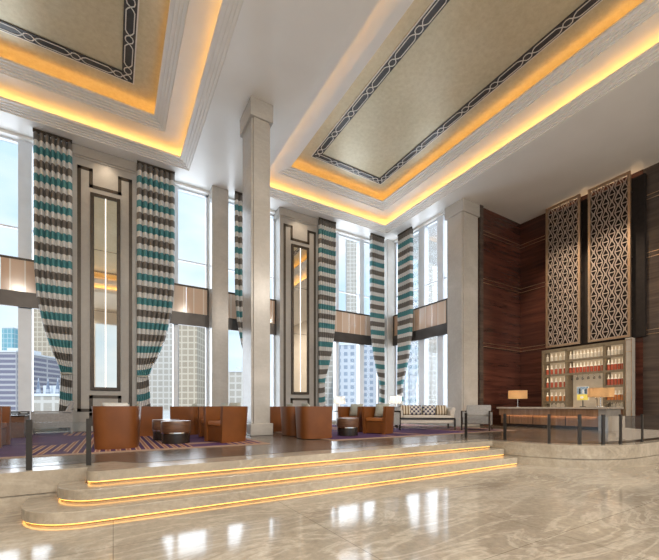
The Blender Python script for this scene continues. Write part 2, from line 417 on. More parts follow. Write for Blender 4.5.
def tag(o, label=None, cat=None, group=None, kind=None):
    if label: o['label'] = label
    if cat: o['category'] = cat
    if group: o['group'] = group
    if kind: o['kind'] = kind
    return o
def thing(name, loc, label, cat, group=None, rz=0.0):
    o = bpy.data.objects.new(name, None); COL.objects.link(o); o.empty_display_size = 0.2
    o.location = loc; o.rotation_euler = (0, 0, rz)
    return tag(o, label, cat, group)
def struct(o, label=None, cat=None): return tag(o, label, cat, None, 'structure')
KIDS = {}
def copy_thing(o, loc, rz, label, group=None):
    c = o.copy(); COL.objects.link(c); c.location = loc; c.rotation_euler = (0, 0, rz); c['label'] = label
    if group: c['group'] = group
    for ch in o.children:
        d = ch.copy(); COL.objects.link(d); d.parent = c
        for g in ch.children:
            e = g.copy(); COL.objects.link(e); e.parent = d
    return c
def spline(pts, n=8):
    out = []
    P = [Vector(p) for p in pts]
    for i in range(len(P) - 1):
        p0, p1, p2, p3 = P[max(i - 1, 0)], P[i], P[i + 1], P[min(i + 2, len(P) - 1)]
        for k in range(n):
            t = k / n
            out.append(0.5 * ((2 * p1) + (p2 - p0) * t + (2 * p0 - 5 * p1 + 4 * p2 - p3) * t * t + (3 * p1 - p0 - 3 * p2 + p3) * t ** 3))
    out.append(P[-1]); return out

PZ = 0.45            # platform height
CZ = 9.2             # flat ceiling height
YW = 13.4            # face of pilasters
YG = 13.98           # window glass plane
XR = 15.3            # bar wall
XS = 11.62           # side window wall

# ---------------------------------------------------------------- floor, platform, steps
struct(B().box(-8, 15.6, -8, 14.6, -0.2, 0).build('floor', 'floor'))
def corner(xl, yf, r, n=10):
    return [(xl + r - r * cos(a), yf + r - r * sin(a)) for a in [pi / 2 * k / n for k in range(n + 1)]]
plat_curve = [(p.x, p.y) for p in spline([(7.22, 4.99), (7.24, 4.6), (7.36, 4.2), (7.62, 3.72), (8.05, 3.32), (8.65, 3.08), (9.4, 3.0), (10.4, 2.98)], 6)]
plat = [(-7.98, 5.4), (-0.27, 5.4)] + corner(-0.27, 5.0, 0.14) + [(7.1, 5.0)] + plat_curve + [(15.28, 2.98), (15.28, 14.2), (-7.98, 14.2)]
def inset_poly(poly, d):
    # move every vertex inwards by d (counter-clockwise polygon)
    n = len(poly); out = []
    for i in range(n):
        a, b, c = Vector(poly[i - 1]), Vector(poly[i]), Vector(poly[(i + 1) % n])
        e1, e2 = (b - a), (c - b)
        n1 = Vector((-e1.y, e1.x)).normalized() if e1.length > 1e-6 else Vector((0, 0))
        n2 = Vector((-e2.y, e2.x)).normalized() if e2.length > 1e-6 else Vector((0, 0))
        m = (n1 + n2); m = m.normalized() if m.length > 1e-6 else n1
        out.append(tuple(b + m * d / max(0.5, m.dot(n1) if n1.length else 1)))
    return out
def plat_poly(q):
    return [(-7.98, 5.4), (-0.27 + q, 5.4)] + corner(-0.27 + q, 5.0 + q, 0.14) + [(7.1, 5.0 + q)] + [(x + (q if 0 else 0), y) if k else (x, y + q) for k, (x, y) in enumerate(plat_curve)] + plat[-3:]
pb = B(); pb.prism(plat, 0.0, 0.165); pb.prism(inset_poly(plat, 0.02), 0.165, 0.183); pb.prism(plat, 0.183, 0.30)
pb.prism(plat_poly(0.05), 0.30, 0.332); pb.prism(plat, 0.332, PZ)
struct(pb.build('floor_platform', 'step'))
inner = [(-7.98, 5.78), (0.0, 5.78), (0.3, 5.42), (7.3, 5.42)] + [(x + 0.34, y + 0.22) for x, y in plat_curve[8:]] + [(15.27, 3.24), (15.27, 13.38), (-7.98, 13.38)]
struct(B().prism(inner, PZ, PZ + 0.004).build('floor_lounge', 'dark_floor'))

def step(xl, yf, r, z0, z1, label, xr):
    t = thing('marble_step', (0, 0, 0), label, 'step', 'curved lit marble steps')
    edge = [(xl, 5.385)] + corner(xl, yf, r)
    back = [(xr, yf), (xr, 4.99), (0.0, 4.99), (-0.20, 5.03), (-0.282, 5.15), (-0.282, 5.385)]
    B().prism(edge + back, z0 + 0.03, z1).build('tread', 'step', t, bevel=0.008)
    q = 0.05
    e2 = [(xl + q, 5.385)] + corner(xl + q, yf + q, r - 0.04)
    B().prism(e2 + [(xr, yf + q)] + back[1:], z0, z0 + 0.03).build('plinth', 'step', t)
    q = 0.022
    pts = [(x, y, z0 + 0.025) for x, y in ([(xl + q, 5.38)] + corner(xl + q, yf + q, r - 0.015) + [(xr, yf + q)])]
    B().ribbon(pts, 0.02, (0, 0, 1), 0.008).build('light_strip', 'step_strip', t)
    return t
step(-0.84, 4.40, 0.62, 0.0, 0.15, 'lowest and widest marble step with glowing base, rounded left end', 7.2)
step(-0.55, 4.70, 0.45, 0.15, 0.30, 'middle marble step with glowing base, above the widest step', 7.2)
tl = thing('step_light', (0, 0, 0), 'warm light strip under the top riser of the marble steps', 'light strip')
B().ribbon([(x, y, 0.325) for x, y in [(-0.25, 5.38)] + corner(-0.25, 5.022, 0.12) + [(7.15, 5.022)]], 0.02, (0, 0, 1), 0.008).build('light_strip', 'step_strip', tl)

# ---------------------------------------------------------------- ceiling with two coffers
coffers = [(-4.3, 2.2), (4.25, 10.8)]
CY0, CY1 = -3.0, 12.9
cb = B()
for x0, x1 in ((-8, -4.3), (2.2, 4.25), (10.8, 15.6)):
    cb.add([(x0, CY0, CZ), (x1, CY0, CZ), (x1, CY1, CZ), (x0, CY1, CZ)], [(3, 2, 1, 0)])
for y0, y1 in ((-8, CY0), (CY1, 14.3)):
    cb.add([(-8, y0, CZ), (15.6, y0, CZ), (15.6, y1, CZ), (-8, y1, CZ)], [(3, 2, 1, 0)])
struct(cb.build('ceiling', 'ceiling'))

def ring(b, x0, x1, y0, y1, prof):
    vs = []
    for d, z in prof:
        vs += [(x0 + d, y0 + d, z), (x1 - d, y0 + d, z), (x1 - d, y1 - d, z), (x0 + d, y1 - d, z)]
    fs = []
    for i in range(len(prof) - 1):
        for k in range(4):
            a, c = i * 4 + k, i * 4 + (k + 1) % 4
            fs.append((a, c, c + 4, a + 4))
    b.add(vs, fs)
outer_prof = [(0, 9.2), (0, 9.235), (0.07, 9.235), (0.07, 9.265), (0.14, 9.265), (0.14, 9.295), (0.22, 9.295), (0.22, 9.325), (0.32, 9.325), (0.32, 9.385), (0.28, 9.385), (0.28, 9.36), (-0.22, 9.36), (-0.22, 9.62), (0.85, 9.62)]
inner_prof = [(0.85, 9.62), (0.85, 9.655), (0.93, 9.655), (0.93, 9.685), (1.0, 9.685), (1.0, 9.715), (1.08, 9.715), (1.08, 9.745), (1.17, 9.745), (1.17, 9.80), (1.13, 9.80), (1.13, 9.78), (0.75, 9.78), (0.75, 10.03)]
def strip_ring(x0, x1, y0, y1, d, z, w, h):
    b = B()
    X0, X1, Y0, Y1 = x0 + d, x1 - d, y0 + d, y1 - d
    b.box(X0, X1, Y0 - w / 2, Y0 + w / 2, z, z + h); b.box(X0, X1, Y1 - w / 2, Y1 + w / 2, z, z + h)
    b.box(X0 - w / 2, X0 + w / 2, Y0 + w, Y1 - w, z, z + h); b.box(X1 - w / 2, X1 + w / 2, Y0 + w, Y1 - w, z, z + h)
    return b
for i, (x0, x1) in enumerate(coffers):
    b = B(); ring(b, x0, x1, CY0, CY1, outer_prof); o = struct(b.build('ceiling_coffer', 'cornice'))
    b = B(); ring(b, x0, x1, CY0, CY1, inner_prof); b.build('moulding', 'cornice', o)
    d = 0.75
    B().add([(x0 + d, CY0 + d, 10.03), (x1 - d, CY0 + d, 10.03), (x1 - d, CY1 - d, 10.03), (x0 + d, CY1 - d, 10.03)], [(3, 2, 1, 0)]).build('gold_panel', 'gold', o)
    strip_ring(x0, x1, CY0, CY1, -0.06, 9.365, 0.05, 0.02).build('cove_light', 'cove_strip', o)
    strip_ring(x0, x1, CY0, CY1, 0.90, 9.785, 0.05, 0.02).build('inner_cove_light', 'cove_strip_inner', o)
    # dark border with woven wire motif
    bd = 1.74; w = 0.26; z = 10.02
    X0, X1, Y0, Y1 = x0 + bd, x1 - bd, CY0 + bd, CY1 - bd
    b = B()
    b.box(X0, X1, Y0, Y0 + w, z - 0.012, z + 0.005); b.box(X0, X1, Y1 - w, Y1, z - 0.012, z + 0.005)
    b.box(X0, X0 + w, Y0 + w, Y1 - w, z - 0.012, z + 0.005); b.box(X1 - w, X1, Y0 + w, Y1 - w, z - 0.012, z + 0.005)
    bo = b.build('border_band', 'border', o)
    wv = B(); a = 0.085
    def wires(p0, p1):
        p0, p1 = Vector(p0), Vector(p1); L_ = (p1 - p0).length; t = (p1 - p0).normalized(); nrm = Vector((-t.y, t.x, 0))
        n = max(2, round(L_ / 0.92)); per = L_ / n
        for sg in (1, -1):
            pts = []
            for k in range(n):
                for f_, y_ in ((0.0, 1), (0.52, 1), (0.58, 0.65), (0.64, 0), (0.69, -0.8), (0.76, -1), (0.83, -0.8), (0.88, 0), (0.94, 0.65)):
                    pts.append(p0 + t * (k + f_) * per + nrm * a * sg * y_)
            pts.append(p1 + nrm * a * sg)
            wv.ribbon(pts, 0.022, (0, 0, 1), 0.008)
    h = w / 2; zz = z - 0.017
    wires((X0 + h, Y1 - h, zz), (X1 - h, Y1 - h, zz)); wires((X1 - h, Y0 + h, zz), (X1 - h, Y1 - h, zz)); wires((X0 + h, Y0 + h, zz), (X0 + h, Y1 - h, zz))
    wv.box(X0 - 0.03, X1 + 0.03, Y1, Y1 + 0.03, z - 0.012, z + 0.004); wv.box(X1, X1 + 0.03, Y0, Y1, z - 0.012, z + 0.004); wv.box(X0 - 0.03, X0, Y0, Y1, z - 0.012, z + 0.004)
    wv.build('wire_motif', 'border_line', bo)

# ---------------------------------------------------------------- walls
struct(B().box(-8.2, -8, -8, 14.3, 0, CZ + 0.3).build('wall_left', 'wall'))
wbk = B(); wbk.box(-8, -6, -8.2, -8, 0, CZ + 0.3); wbk.box(12, 15.6, -8.2, -8, 0, CZ + 0.3); wbk.box(-6, 12, -8.2, -8, 8.0, CZ + 0.3)  # unseen wall, its openings shaped to let sky light in
for x in (-1.5, 3.0, 7.5): wbk.box(x - 0.25, x + 0.25, -8.2, -8, 0, 8.0)
struct(wbk.build('wall_back', 'wall'))
# dark timber bar wall with metal lines
o = struct(B().box(XR, XR + 0.3, -8, 9.5, 0, CZ + 0.2).build('wall_right', 'wall'))
B().box(XR - 0.006, XR, -1.4, 4.95, PZ, CZ).build('grey_veneer', 'grey_ebony', o)
b = B(); b.box(XR - 0.025, XR, 4.95, 9.2, PZ, CZ); b.build('veneer_panel', 'ebony', o)
b = B()
for z in (3.62, 3.76, 6.18, 6.34, 8.12, 8.26):
    b.box(XR - 0.016, XR - 0.006, -1.4, 4.95, z, z + 0.022)
    b.box(XR - 0.037, XR - 0.025, 8.15, 9.2, z, z + 0.022)
b.build('metal_line', 'brass', o)
o = struct(B().box(12.44, XR, 9.2, 9.5, PZ, CZ).build('wall_alcove', 'ebony'))
b = B()
for z in (3.62, 3.76, 6.18, 6.34, 8.12, 8.26): b.box(12.62, XR - 0.03, 9.188, 9.2, z, z + 0.022)
b.build('metal_line', 'brass', o)
B().box(12.44, 12.62, 9.12, 9.2, PZ, CZ).build('edge_pier', 'grey_ebony', o)
# lintel over the windows, stone band
SEGS = [(-8, -1.16), (0.75, 3.05), (3.65, 5.67), (7.59, 11.2)]
b = B()
for x0, x1 in SEGS: b.box(x0, x1, YG - 0.25, YG + 0.2, 9.12, CZ - 0.002)
b.box(XS - 0.05, XS + 0.3, 10.0, 13.27, 9.12, CZ - 0.002)
struct(b.build('wall_lintel', 'ceiling'))
b = B()
for x0, x1 in SEGS: b.box(x0 - 0.05 if x0 in (0.75, 7.59) else x0, x1 + (0.05 if x1 in (-1.16, 5.67) else 0), YG - 0.12, YG + 0.2, PZ + 0.004, PZ + 0.1)
b.box(XS, XS + 0.3, 10.0, 13.27, PZ + 0.004, PZ + 0.1)
struct(b.build('wall_sill', 'pilaster'))
b = B(); b.box(-8, -3.65, YG - 0.1, YG + 0.2, PZ + 0.1, 9.12)
struct(b.build('wall_window', 'pilaster'))

# ---------------------------------------------------------------- columns, pilasters, piers
def column(x0, x1, y0, y1, label, cap=True):
    t = thing('stone_column', (0, 0, 0), label, 'column')
    n = 0.05
    poly = [(x0 + n, y0), (x1 - n, y0), (x1 - n, y0 + n), (x1, y0 + n), (x1, y1 - n), (x1 - n, y1 - n), (x1 - n, y1), (x0 + n, y1), (x0 + n, y1 - n), (x0, y1 - n), (x0, y0 + n), (x0 + n, y0 + n)]
    B().prism(poly, PZ, CZ).build('shaft', 'column', t, bevel=0.006)
    e = 0.05
    B().box(x0 - e, x1 + e, y0 - e, y1 + e, 8.72, CZ - 0.004).build('capital', 'column', t, bevel=0.012)
    B().box(x0 - e, x1 + e, y0 - e, y1 + e, PZ + 0.006, PZ + 0.32).build('plinth', 'column', t, bevel=0.012)
    return t
column(3.07, 3.59, 9.0, 9.84, 'freestanding square stone column nearest the camera, left of centre')
column(11.5, 12.44, 9.2, 10.0, 'broad stone column between the side window and the dark timber wall')
def pier(x0, x1, y0, y1, label):
    t = tag(B().box(x0, x1, y0, y1, PZ, CZ - 0.002).build('stone_pier', 'column', None, bevel=0.02), label, 'pier')
pier(3.052, 3.648, 13.3, YG + 0.2, 'stone pier in the window wall just left of the freestanding column')
pier(11.2, 11.92, 13.28, YG + 0.2, 'stone pier in the corner where the two window walls meet')

def pilaster(xa, xb, lab_p, lab_m):
    t = thing('pilaster', (0, 0, 0), lab_p, 'pilaster', 'mirrored pilasters of the window wall')
    b = B(); b.box(xa, xb, YW, YG + 0.2, PZ, CZ - 0.002); b.build('panel', 'pilaster', t)
    b = B(); b.box(xa - 0.05, xb + 0.05, YW - 0.05, YG, 8.9, CZ - 0.004); b.box(xa - 0.02, xb + 0.02, YW - 0.02, YG, 8.84, 8.9); b.build('cornice', 'pilaster', t)
    B().box(xa - 0.02, xb + 0.02, YW - 0.02, YW, PZ + 0.006, PZ + 0.16).build('base', 'pilaster', t)
    c = (xa + xb) / 2; w = xb - xa
    hx, hi = 0.385 * w, 0.215 * w
    zt, zn, zb, zm = 8.56, 8.06, 1.10, 1.52
    path = [(c - hx, zb), (c - hx, zt), (c - hi, zt), (c - hi, zn), (c + hi, zn), (c + hi, zt), (c + hx, zt), (c + hx, zb), (c + hi, zb), (c + hi, zm), (c - hi, zm), (c - hi, zb), (c - hx, zb)]
    b = B(); q = 0.095
    for (x0, z0), (x1, z1) in zip(path, path[1:]):
        b.box(min(x0, x1) - q / 2, max(x0, x1) + q / 2, YW - 0.014, YW, min(z0, z1) - q / 2, max(z0, z1) + q / 2)
    b.build('inlay', 'inlay', t)
    b = B(); zl = 0.98
    for x0, x1, z0, z1 in ((c - hi, c - hi, 0.62, zl), (c + hi, c + hi, 0.62, zl), (c - hi, c + hi, zl, zl)):
        b.box(x0 - q / 2, x1 + q / 2, YW - 0.014, YW, z0 - q / 2, z1 + q / 2)
    b.build('base_inlay', 'inlay', t)
    m = thing('wall_mirror', (0, 0, 0), lab_m, 'mirror', 'tall mirrors on the pilasters')
    x0, x1, z0, z1 = c - 0.225 * w, c + 0.225 * w, 1.72, 7.86; fw = 0.10
    b = B(); y0, y1 = YW - 0.055, YW - 0.001
    b.box(x0, x0 + fw, y0, y1, z0, z1); b.box(x1 - fw, x1, y0, y1, z0, z1); b.box(x0 + fw, x1 - fw, y0, y1, z0, z0 + fw); b.box(x0 + fw, x1 - fw, y0, y1, z1 - fw, z1)
    b.build('frame', 'bronze', m, bevel=0.008)
    B().box(x0 + fw, x1 - fw, YW - 0.025, YW - 0.002, z0 + fw, z1 - fw).build('mirror_glass', 'mirror', m)
    b = B(); b.box(c - 0.016, c + 0.016, YW - 0.04, YW - 0.025, z0 + fw, z1 - fw); b.build('light_strip', 'mirror_strip', m)  # bright bevel reflection on the mirror, put in as a glowing strip
    for zs in (4.2, 6.1): B().box(x0 + fw, x1 - fw, YW - 0.03, YW - 0.025, zs, zs + 0.012).build('seam', 'bronze', m)
pilaster(-1.10, 0.69, 'grey stone pilaster with dark notched inlay, between the two leftmost curtains', 'tall framed mirror on the left pilaster above the orange chair')
pilaster(5.73, 7.53, 'grey stone pilaster with dark notched inlay, right of the freestanding column', 'tall framed mirror on the pilaster right of the freestanding column')

# ---------------------------------------------------------------- windows
def window_y(n, x0, x1, mull):
    b = B(); w = 0.07
    b.box(x0, x0 + w, YG - 0.06, YG + 0.06, PZ + 0.1, 9.12); b.box(x1 - w, x1, YG - 0.06, YG + 0.06, PZ + 0.1, 9.12)
    b.box(x0, x1, YG - 0.06, YG + 0.06, 9.06, 9.12); b.box(x0, x1, YG - 0.06, YG + 0.06, PZ + 0.1, PZ + 0.17)
    b.box(x0, x1, YG - 0.04, YG + 0.04, 6.5, 6.545)
    for mx, mw in mull: b.box(mx - mw / 2, mx + mw / 2, YG - 0.12, YG + 0.12, PZ + 0.1, 9.12)
    o = struct(b.build('window_%d' % n, 'frame_white'))
    B().box(x0 + w, x1 - w, YG - 0.008, YG + 0.008, PZ + 0.17, 9.06).build('glass_pane', 'glass', o)
    B().box(x0 + 0.002, x1 - 0.002, YG - 0.22, YG - 0.125, 4.15, 4.6).build('spandrel', 'spandrel', o)
    return o
def balcony_y(x0, x1, label, cells):
    t = thing('balcony_railing', (0, 0, 0), label, 'railing', 'bronze glass balcony railings in the windows')
    x0 += 0.01; x1 -= 0.01
    b = B(); b.box(x0, x1, YG - 0.2, YG - 0.14, 5.54, 5.6); b.build('top_rail', 'bronze', t)
    n = cells; w = (x1 - x0) / n
    for i in range(n):
        B().box(x0 + i * w + 0.01, x0 + (i + 1) * w - 0.01, YG - 0.18, YG - 0.16, 4.601, 5.54).build('glass_panel', 'guard', t)
    for xx in (x0, x1 - 0.05): B().box(xx, xx + 0.05, YG - 0.21, YG - 0.13, 4.601, 5.54).build('post', 'bronze', t)
window_y(1, -3.65, -1.1, [(-2.25, 0.32)]); balcony_y(-3.65, -1.1, 'bronze glass balcony railing in the leftmost window', 3)
window_y(2, 0.69, 3.05, [(1.92, 0.16)]); balcony_y(0.69, 3.05, 'bronze glass balcony railing right of the second curtain, left of the stone pier', 3)
window_y(3, 3.65, 5.73, [(4.7, 0.16)]); balcony_y(3.65, 5.73, 'bronze glass balcony railing partly hidden behind the freestanding column', 3)
window_y(4, 7.53, 11.2, [(8.75, 0.14), (10.12, 0.26)]); balcony_y(7.53, 11.2, 'bronze glass balcony railing in the window left of the corner pier', 4)
# side window
b = B(); w = 0.07; y0, y1 = 10.0, 13.28
b.box(XS - 0.06 + 0.14, XS + 0.2, y0, y0 + w, PZ + 0.1, 9.12); b.box(XS + 0.08, XS + 0.2, y1 - w, y1, PZ + 0.1, 9.12)
b.box(XS + 0.08, XS + 0.2, y0, y1, 9.06, 9.12); b.box(XS + 0.08, XS + 0.2, y0, y1, PZ + 0.1, PZ + 0.17); b.box(XS + 0.1, XS + 0.18, y0, y1, 6.5, 6.545)
for my, mw in ((11.5, 0.34), (10.45, 0.3)): b.box(XS + 0.02, XS + 0.26, my - mw / 2, my + mw / 2, PZ + 0.1, 9.12)
o = struct(b.build('window_5', 'frame_white'))
B().box(XS + 0.132, XS + 0.148, y0 + w, y1 - w, PZ + 0.17, 9.06).build('glass_pane', 'glass', o)
B().box(XS - 0.08, XS + 0.015, y0 + 0.002, y1 - 0.002, 4.15, 4.6).build('spandrel', 'spandrel', o)
t = thing('balcony_railing', (0, 0, 0), 'bronze glass balcony railing in the side window, beside the broad stone column', 'railing', 'bronze glass balcony railings in the windows')
B().box(XS - 0.06, XS, y0 + 0.01, y1 - 0.01, 5.54, 5.6).build('top_rail', 'bronze', t)
for i in range(4):
    ww = (y1 - y0 - 0.02) / 4
    B().box(XS - 0.04, XS - 0.02, y0 + 0.02 + i * ww, y0 + (i + 1) * ww, 4.601, 5.54).build('glass_panel', 'guard', t)
for yy in (y0 + 0.01, y1 - 0.06): B().box(XS - 0.07, XS + 0.01, yy, yy + 0.05, 4.601, 5.54).build('post', 'bronze', t)

# ---------------------------------------------------------------- curtains
def curtain(straight, free, base, axis, label, seed, neck_z=2.2):
    """a tied-back curtain: one straight edge, the other swept in to the tie; axis 'x' hangs along X at y=base, 'y' along Y at x=base"""
    W = free - straight; zt, zb = 9.11, 0.50
    t = thing('curtain', (0, 0, 0), label, 'curtain', 'striped tied-back curtains')
    prof = [(9.11, 1.0), (6.2, 1.0), (5.3, 0.985), (4.4, 0.92), (3.5, 0.745), (2.9, 0.56), (2.45, 0.37), (2.2, 0.30), (1.8, 0.325), (1.2, 0.355), (0.5, 0.38)]
    def frac(z):
        for (za, fa), (zc, fc) in zip(prof, prof[1:]):
            if zc <= z <= za:
                s = (za - z) / (za - zc); return fa + (fc - fa) * s
        return prof[-1][1]
    nz, nx = 90, 98; folds = 7
    vs = []; fs = []; uv = []; rnd = random.Random(seed); ph = [rnd.uniform(-0.5, 0.5) for _ in range(folds + 1)]
    length = [0.0] * (nx + 1); prev = None
    for i in range(nz + 1):
        z = zt + (zb - zt) * i / nz; fr = (frac(z + 0.12) + 2 * frac(z) + frac(z - 0.12)) / 4 if 0.62 < z < 8.9 else frac(z)
        row = []
        for k in range(nx + 1):
            s = k / nx
            a = 0.078 - 0.01 * (1 - fr); side = 1
            off = -side * 2 * a * (abs(sin(pi * folds * s)) ** 0.8 - 0.5) * (0.8 + 0.2 * sin(5 * s + z * 0.5 + ph[int(s * folds)] + seed))
            p = straight + W * fr * s 
            row.append((p, base + off, z) if axis == 'x' else (base + off, p, z))
            if prev: length[k] += math.dist(prev[k][:3] if True else 0, row[k])
            uv.append((s, length[k] / 0.79))
        vs += row; prev = row
    for i in range(nz):
        for k in range(nx):
            a = i * (nx + 1) + k; fs.append((a, a + 1, a + nx + 2, a + nx + 1))
    me = bpy.data.meshes.new('cloth'); me.from_pydata(vs, [], fs); me.materials.append(M['curtain'])
    ul = me.uv_layers.new(name='UVMap')
    for lp in me.loops: ul.data[lp.index].uv = uv[lp.vertex_index]
    for p in me.polygons: p.use_smooth = True
    o = bpy.data.objects.new('cloth', me); COL.objects.link(o); o.parent = t
    so = o.modifiers.new('solid', 'SOLIDIFY'); so.thickness = 0.008
    # tie band around the neck
    e = W * 0.30; c0, c1 = (straight - 0.01 * (1 if W > 0 else -1)), straight + e * 1.03
    lo, hi = min(c0, c1), max(c0, c1); b = B(); r = 0.115
    pts = []
    for k in range(25):
        an = 2 * pi * k / 24; u = (lo + hi) / 2 + (hi - lo) / 2 * cos(an); v = base + r * sin(an)
        pts.append((u, v, neck_z) if axis == 'x' else (v, u, neck_z))
    b.ribbon(pts, 0.012, (0, 0, 1), 0.05); b.build('tie_band', 'cushion', t)
    # heading rail
    b = B(); lo, hi = min(straight, free), max(straight, free)
    b.box(*( (lo, hi, base - 0.03, base + 0.03) if axis == 'x' else (base - 0.03, base + 0.03, lo, hi)), 9.108, 9.196); b.build('rail', 'bronze', t)
curtain(-1.055, -1.976, 13.24, 'x', 'striped teal, grey and brown curtain at the far left, left of the first mirror', 1)
curtain(0.665, 1.80, 13.24, 'x', 'striped teal, grey and brown curtain right of the first mirrored pilaster', 2)
curtain(4.9, 3.87, 13.24, 'x', 'sliver of striped curtain seen just left of the freestanding column', 3)
curtain(7.45, 8.28, 13.24, 'x', 'striped teal, grey and brown curtain right of the second mirrored pilaster', 4)
curtain(10.96, 10.15, 13.22, 'x', 'narrow striped curtain just left of the corner pier', 5)
curtain(12.72, 11.80, XS - 0.26, 'y', 'striped curtain on the side window, right of the corner pier', 6)

# ---------------------------------------------------------------- glass railings on the platform edge
def rail_run(name_label, pts, post_ids, label):
    t = thing('glass_railing', (0, 0, 0), label, 'railing')
    for i in post_ids:
        x, y = pts[i]
        nx = pts[min(i + 1, len(pts) - 1)]; pv = pts[max(i - 1, 0)]
        a = math.atan2(nx[1] - pv[1], nx[0] - pv[0])
        b = B(); b.box(-0.028, 0.028, -0.018, 0.018, PZ, PZ + 0.60)
        o = b.build('post', 'post', t); o.location = (x, y, 0); o.rotation_euler = (0, 0, a)
    for a, c in zip(post_ids, post_ids[1:]):
        seg = [Vector((*p, PZ + 0.315)) for p in pts[a:c + 1]]
        b = B(); b.ribbon(seg, 0.012, (0, 0, 1), 0.50); b.build('glass_panel', 'rail_glass', t)
    return t
rail_run('l', [(-4.3, 5.53), (-2.55, 5.53), (-0.86, 5.53), (-0.27, 5.56)], [0, 1, 2, 3], 'glass railing with dark posts at the left end of the steps')
cur = [(p.x, p.y) for p in spline([(7.55, 5.95), (7.66, 4.98), (7.66, 4.28), (7.72, 4.04), (8.05, 3.62), (8.42, 3.36), (8.82, 3.22), (9.7, 3.16), (12.0, 3.16), (14.2, 3.16)], 4)]
rail_run('r', cur, [0, 4, 12, 16, 20, 24, 28, 32, 36], 'curved glass railing with dark posts in front of the bar')

# ---------------------------------------------------------------- bar: lattice screens
def screen(y0, y1, label):
    t = thing('lattice_screen', (0, 0, 0), label, 'screen', 'tall bronze lattice screens above the bar')
    z0, z1 = 3.56, 9.14; x0, x1 = 14.88, 14.96; fw = 0.075
    b = B(); b.box(x0, x1, y0, y0 + fw, z0, z1); b.box(x0, x1, y1 - fw, y1, z0, z1); b.box(x0, x1, y0 + fw, y1 - fw, z0, z0 + fw); b.box(x0, x1, y0 + fw, y1 - fw, z1 - fw, z1)
    b.build('frame', 'brass', t)
    b = B(); ya, yb, za, zb = y0 + fw, y1 - fw, z0 + fw, z1 - fw; xm = (x0 + x1) / 2
    nc = 6; cw = (yb - ya) / nc; nr = 12; ch = (zb - za) / nr
    for c in range(nc):
        yc = ya + (c + 0.5) * cw
        for sg in (1, -1):
            pts = []
            for k in range(nr * 10 + 1):
                z = za + (zb - za) * k / (nr * 10)
                pts.append((xm, yc + sg * cw * (0.30 + 0.20 * cos(2 * pi * (z - za) / ch + (pi if c % 2 else 0))), z))
            b.ribbon(pts, 0.022, (1, 0, 0), 0.03)
    for r in range(nr * 2 + 1):
        z = za + r * ch / 2
        for c in range(nc):
            yc = ya + (c + 0.5) * cw
            wide = ((r + c) % 2 == 0)
            if wide: b.box(xm - 0.014, xm + 0.014, yc - cw / 2, yc + cw / 2, z - 0.012, z + 0.012)
            else:
                b.box(xm - 0.014, xm + 0.014, yc - cw * 0.1, yc + cw * 0.1, z - 0.05, z - 0.028); b.box(xm - 0.014, xm + 0.014, yc - cw * 0.1, yc + cw * 0.1, z + 0.028, z + 0.05)
    b.build('lattice', 'screen', t)
    for yy in (y0 + 0.04, y1 - 0.04):
        for zz in (4.2, 6.3, 8.5): B().box(x1, XR - 0.165, yy - 0.02, yy + 0.02, zz - 0.02, zz + 0.02).build('bracket', 'bronze', t)
screen(6.68, 7.92, 'left bronze lattice screen on the dark bar wall')
screen(5.16, 6.42, 'right bronze lattice screen on the dark bar wall')
bp = tag(B().box(XR - 0.165, XR - 0.026, 4.85, 7.95, 3.56, 8.98).build('backing_panel', 'backing'), 'dark recessed panel behind the two bronze lattice screens', 'panel')  # dark sheet standing in for the shade of the recess
B().box(XR - 0.12, XR - 0.06, 4.95, 7.85, 8.98, 8.995).build('light_strip', 'uplight_strip', bp)

# back bar shelving
SX0, SX1 = 14.62, 15.10
ya, yb, yc_, yd = 5.24, 5.82, 7.04, 7.90        # right bay, centre bay, left bay boundaries
ztop = 3.44
bs = thing('bar_shelf', (0, 0, 0), 'lit bronze back-bar shelving full of bottles under the lattice screens', 'shelf')
b = B()
for y in (ya, yb, yc_, yd): b.box(SX0, SX1, y - 0.03, y + 0.03, PZ + 0.005, ztop)
b.box(SX0, SX1, ya + 0.03, yb - 0.03, ztop - 0.06, ztop); b.box(SX0, SX1, yb + 0.03, yc_ - 0.03, ztop - 0.06, ztop); b.box(SX0, SX1, yc_ + 0.03, yd - 0.03, ztop - 0.06, ztop)
b.box(SX0, SX0 + 0.02, ya + 0.03, yd - 0.03, ztop - 0.13, ztop - 0.06)
b.build('carcass', 'shelf_frame', bs)
B().box(SX1, SX1 + 0.02, ya, yd, PZ + 0.005, ztop).build('back_panel', 'shelf_back', bs)
B().box(SX0 + 0.02, SX1, ya + 0.03, yd - 0.03, PZ + 0.005, 1.20).build('base_cabinet', 'walnut', bs)
side_levels = [1.44, 1.96, 2.47, 2.98]
centre_levels = [2.47, 2.98]
def shelf_at(y0, y1, z):
    s = B().box(SX0 + 0.01, SX1, y0 + 0.03, y1 - 0.03, z - 0.03, z).box(SX0 + 0.01, SX0 + 0.03, y0 + 0.03, y1 - 0.03, z - 0.085, z - 0.03).build('shelf_board', 'shelf_frame', bs)
    B().box(SX0 + 0.05, SX0 + 0.09, y0 + 0.05, y1 - 0.05, z - 0.04, z - 0.03).build('light_strip', 'shelf_strip', s)
for z in side_levels: shelf_at(ya, yb, z); shelf_at(yc_, yd, z)
for z in centre_levels: shelf_at(yb, yc_, z)
for y0, y1 in ((ya, yb), (yb, yc_), (yc_, yd)):
    B().box(SX0 + 0.05, SX0 + 0.09, y0 + 0.05, y1 - 0.05, ztop - 0.07, ztop - 0.06).build('light_strip', 'shelf_strip', bs)
e = B(); e.box(SX0 - 0.02, SX0 + 0.22, ya - 0.23, ya - 0.035, PZ + 0.005, ztop + 0.05); e.build('end_pillar', 'end_panel', bs, bevel=0.01)
e = B()
for y in (ya - 0.22, ya - 0.06): e.box(SX0 - 0.03, SX0 - 0.02, y, y + 0.015, PZ + 0.1, ztop)
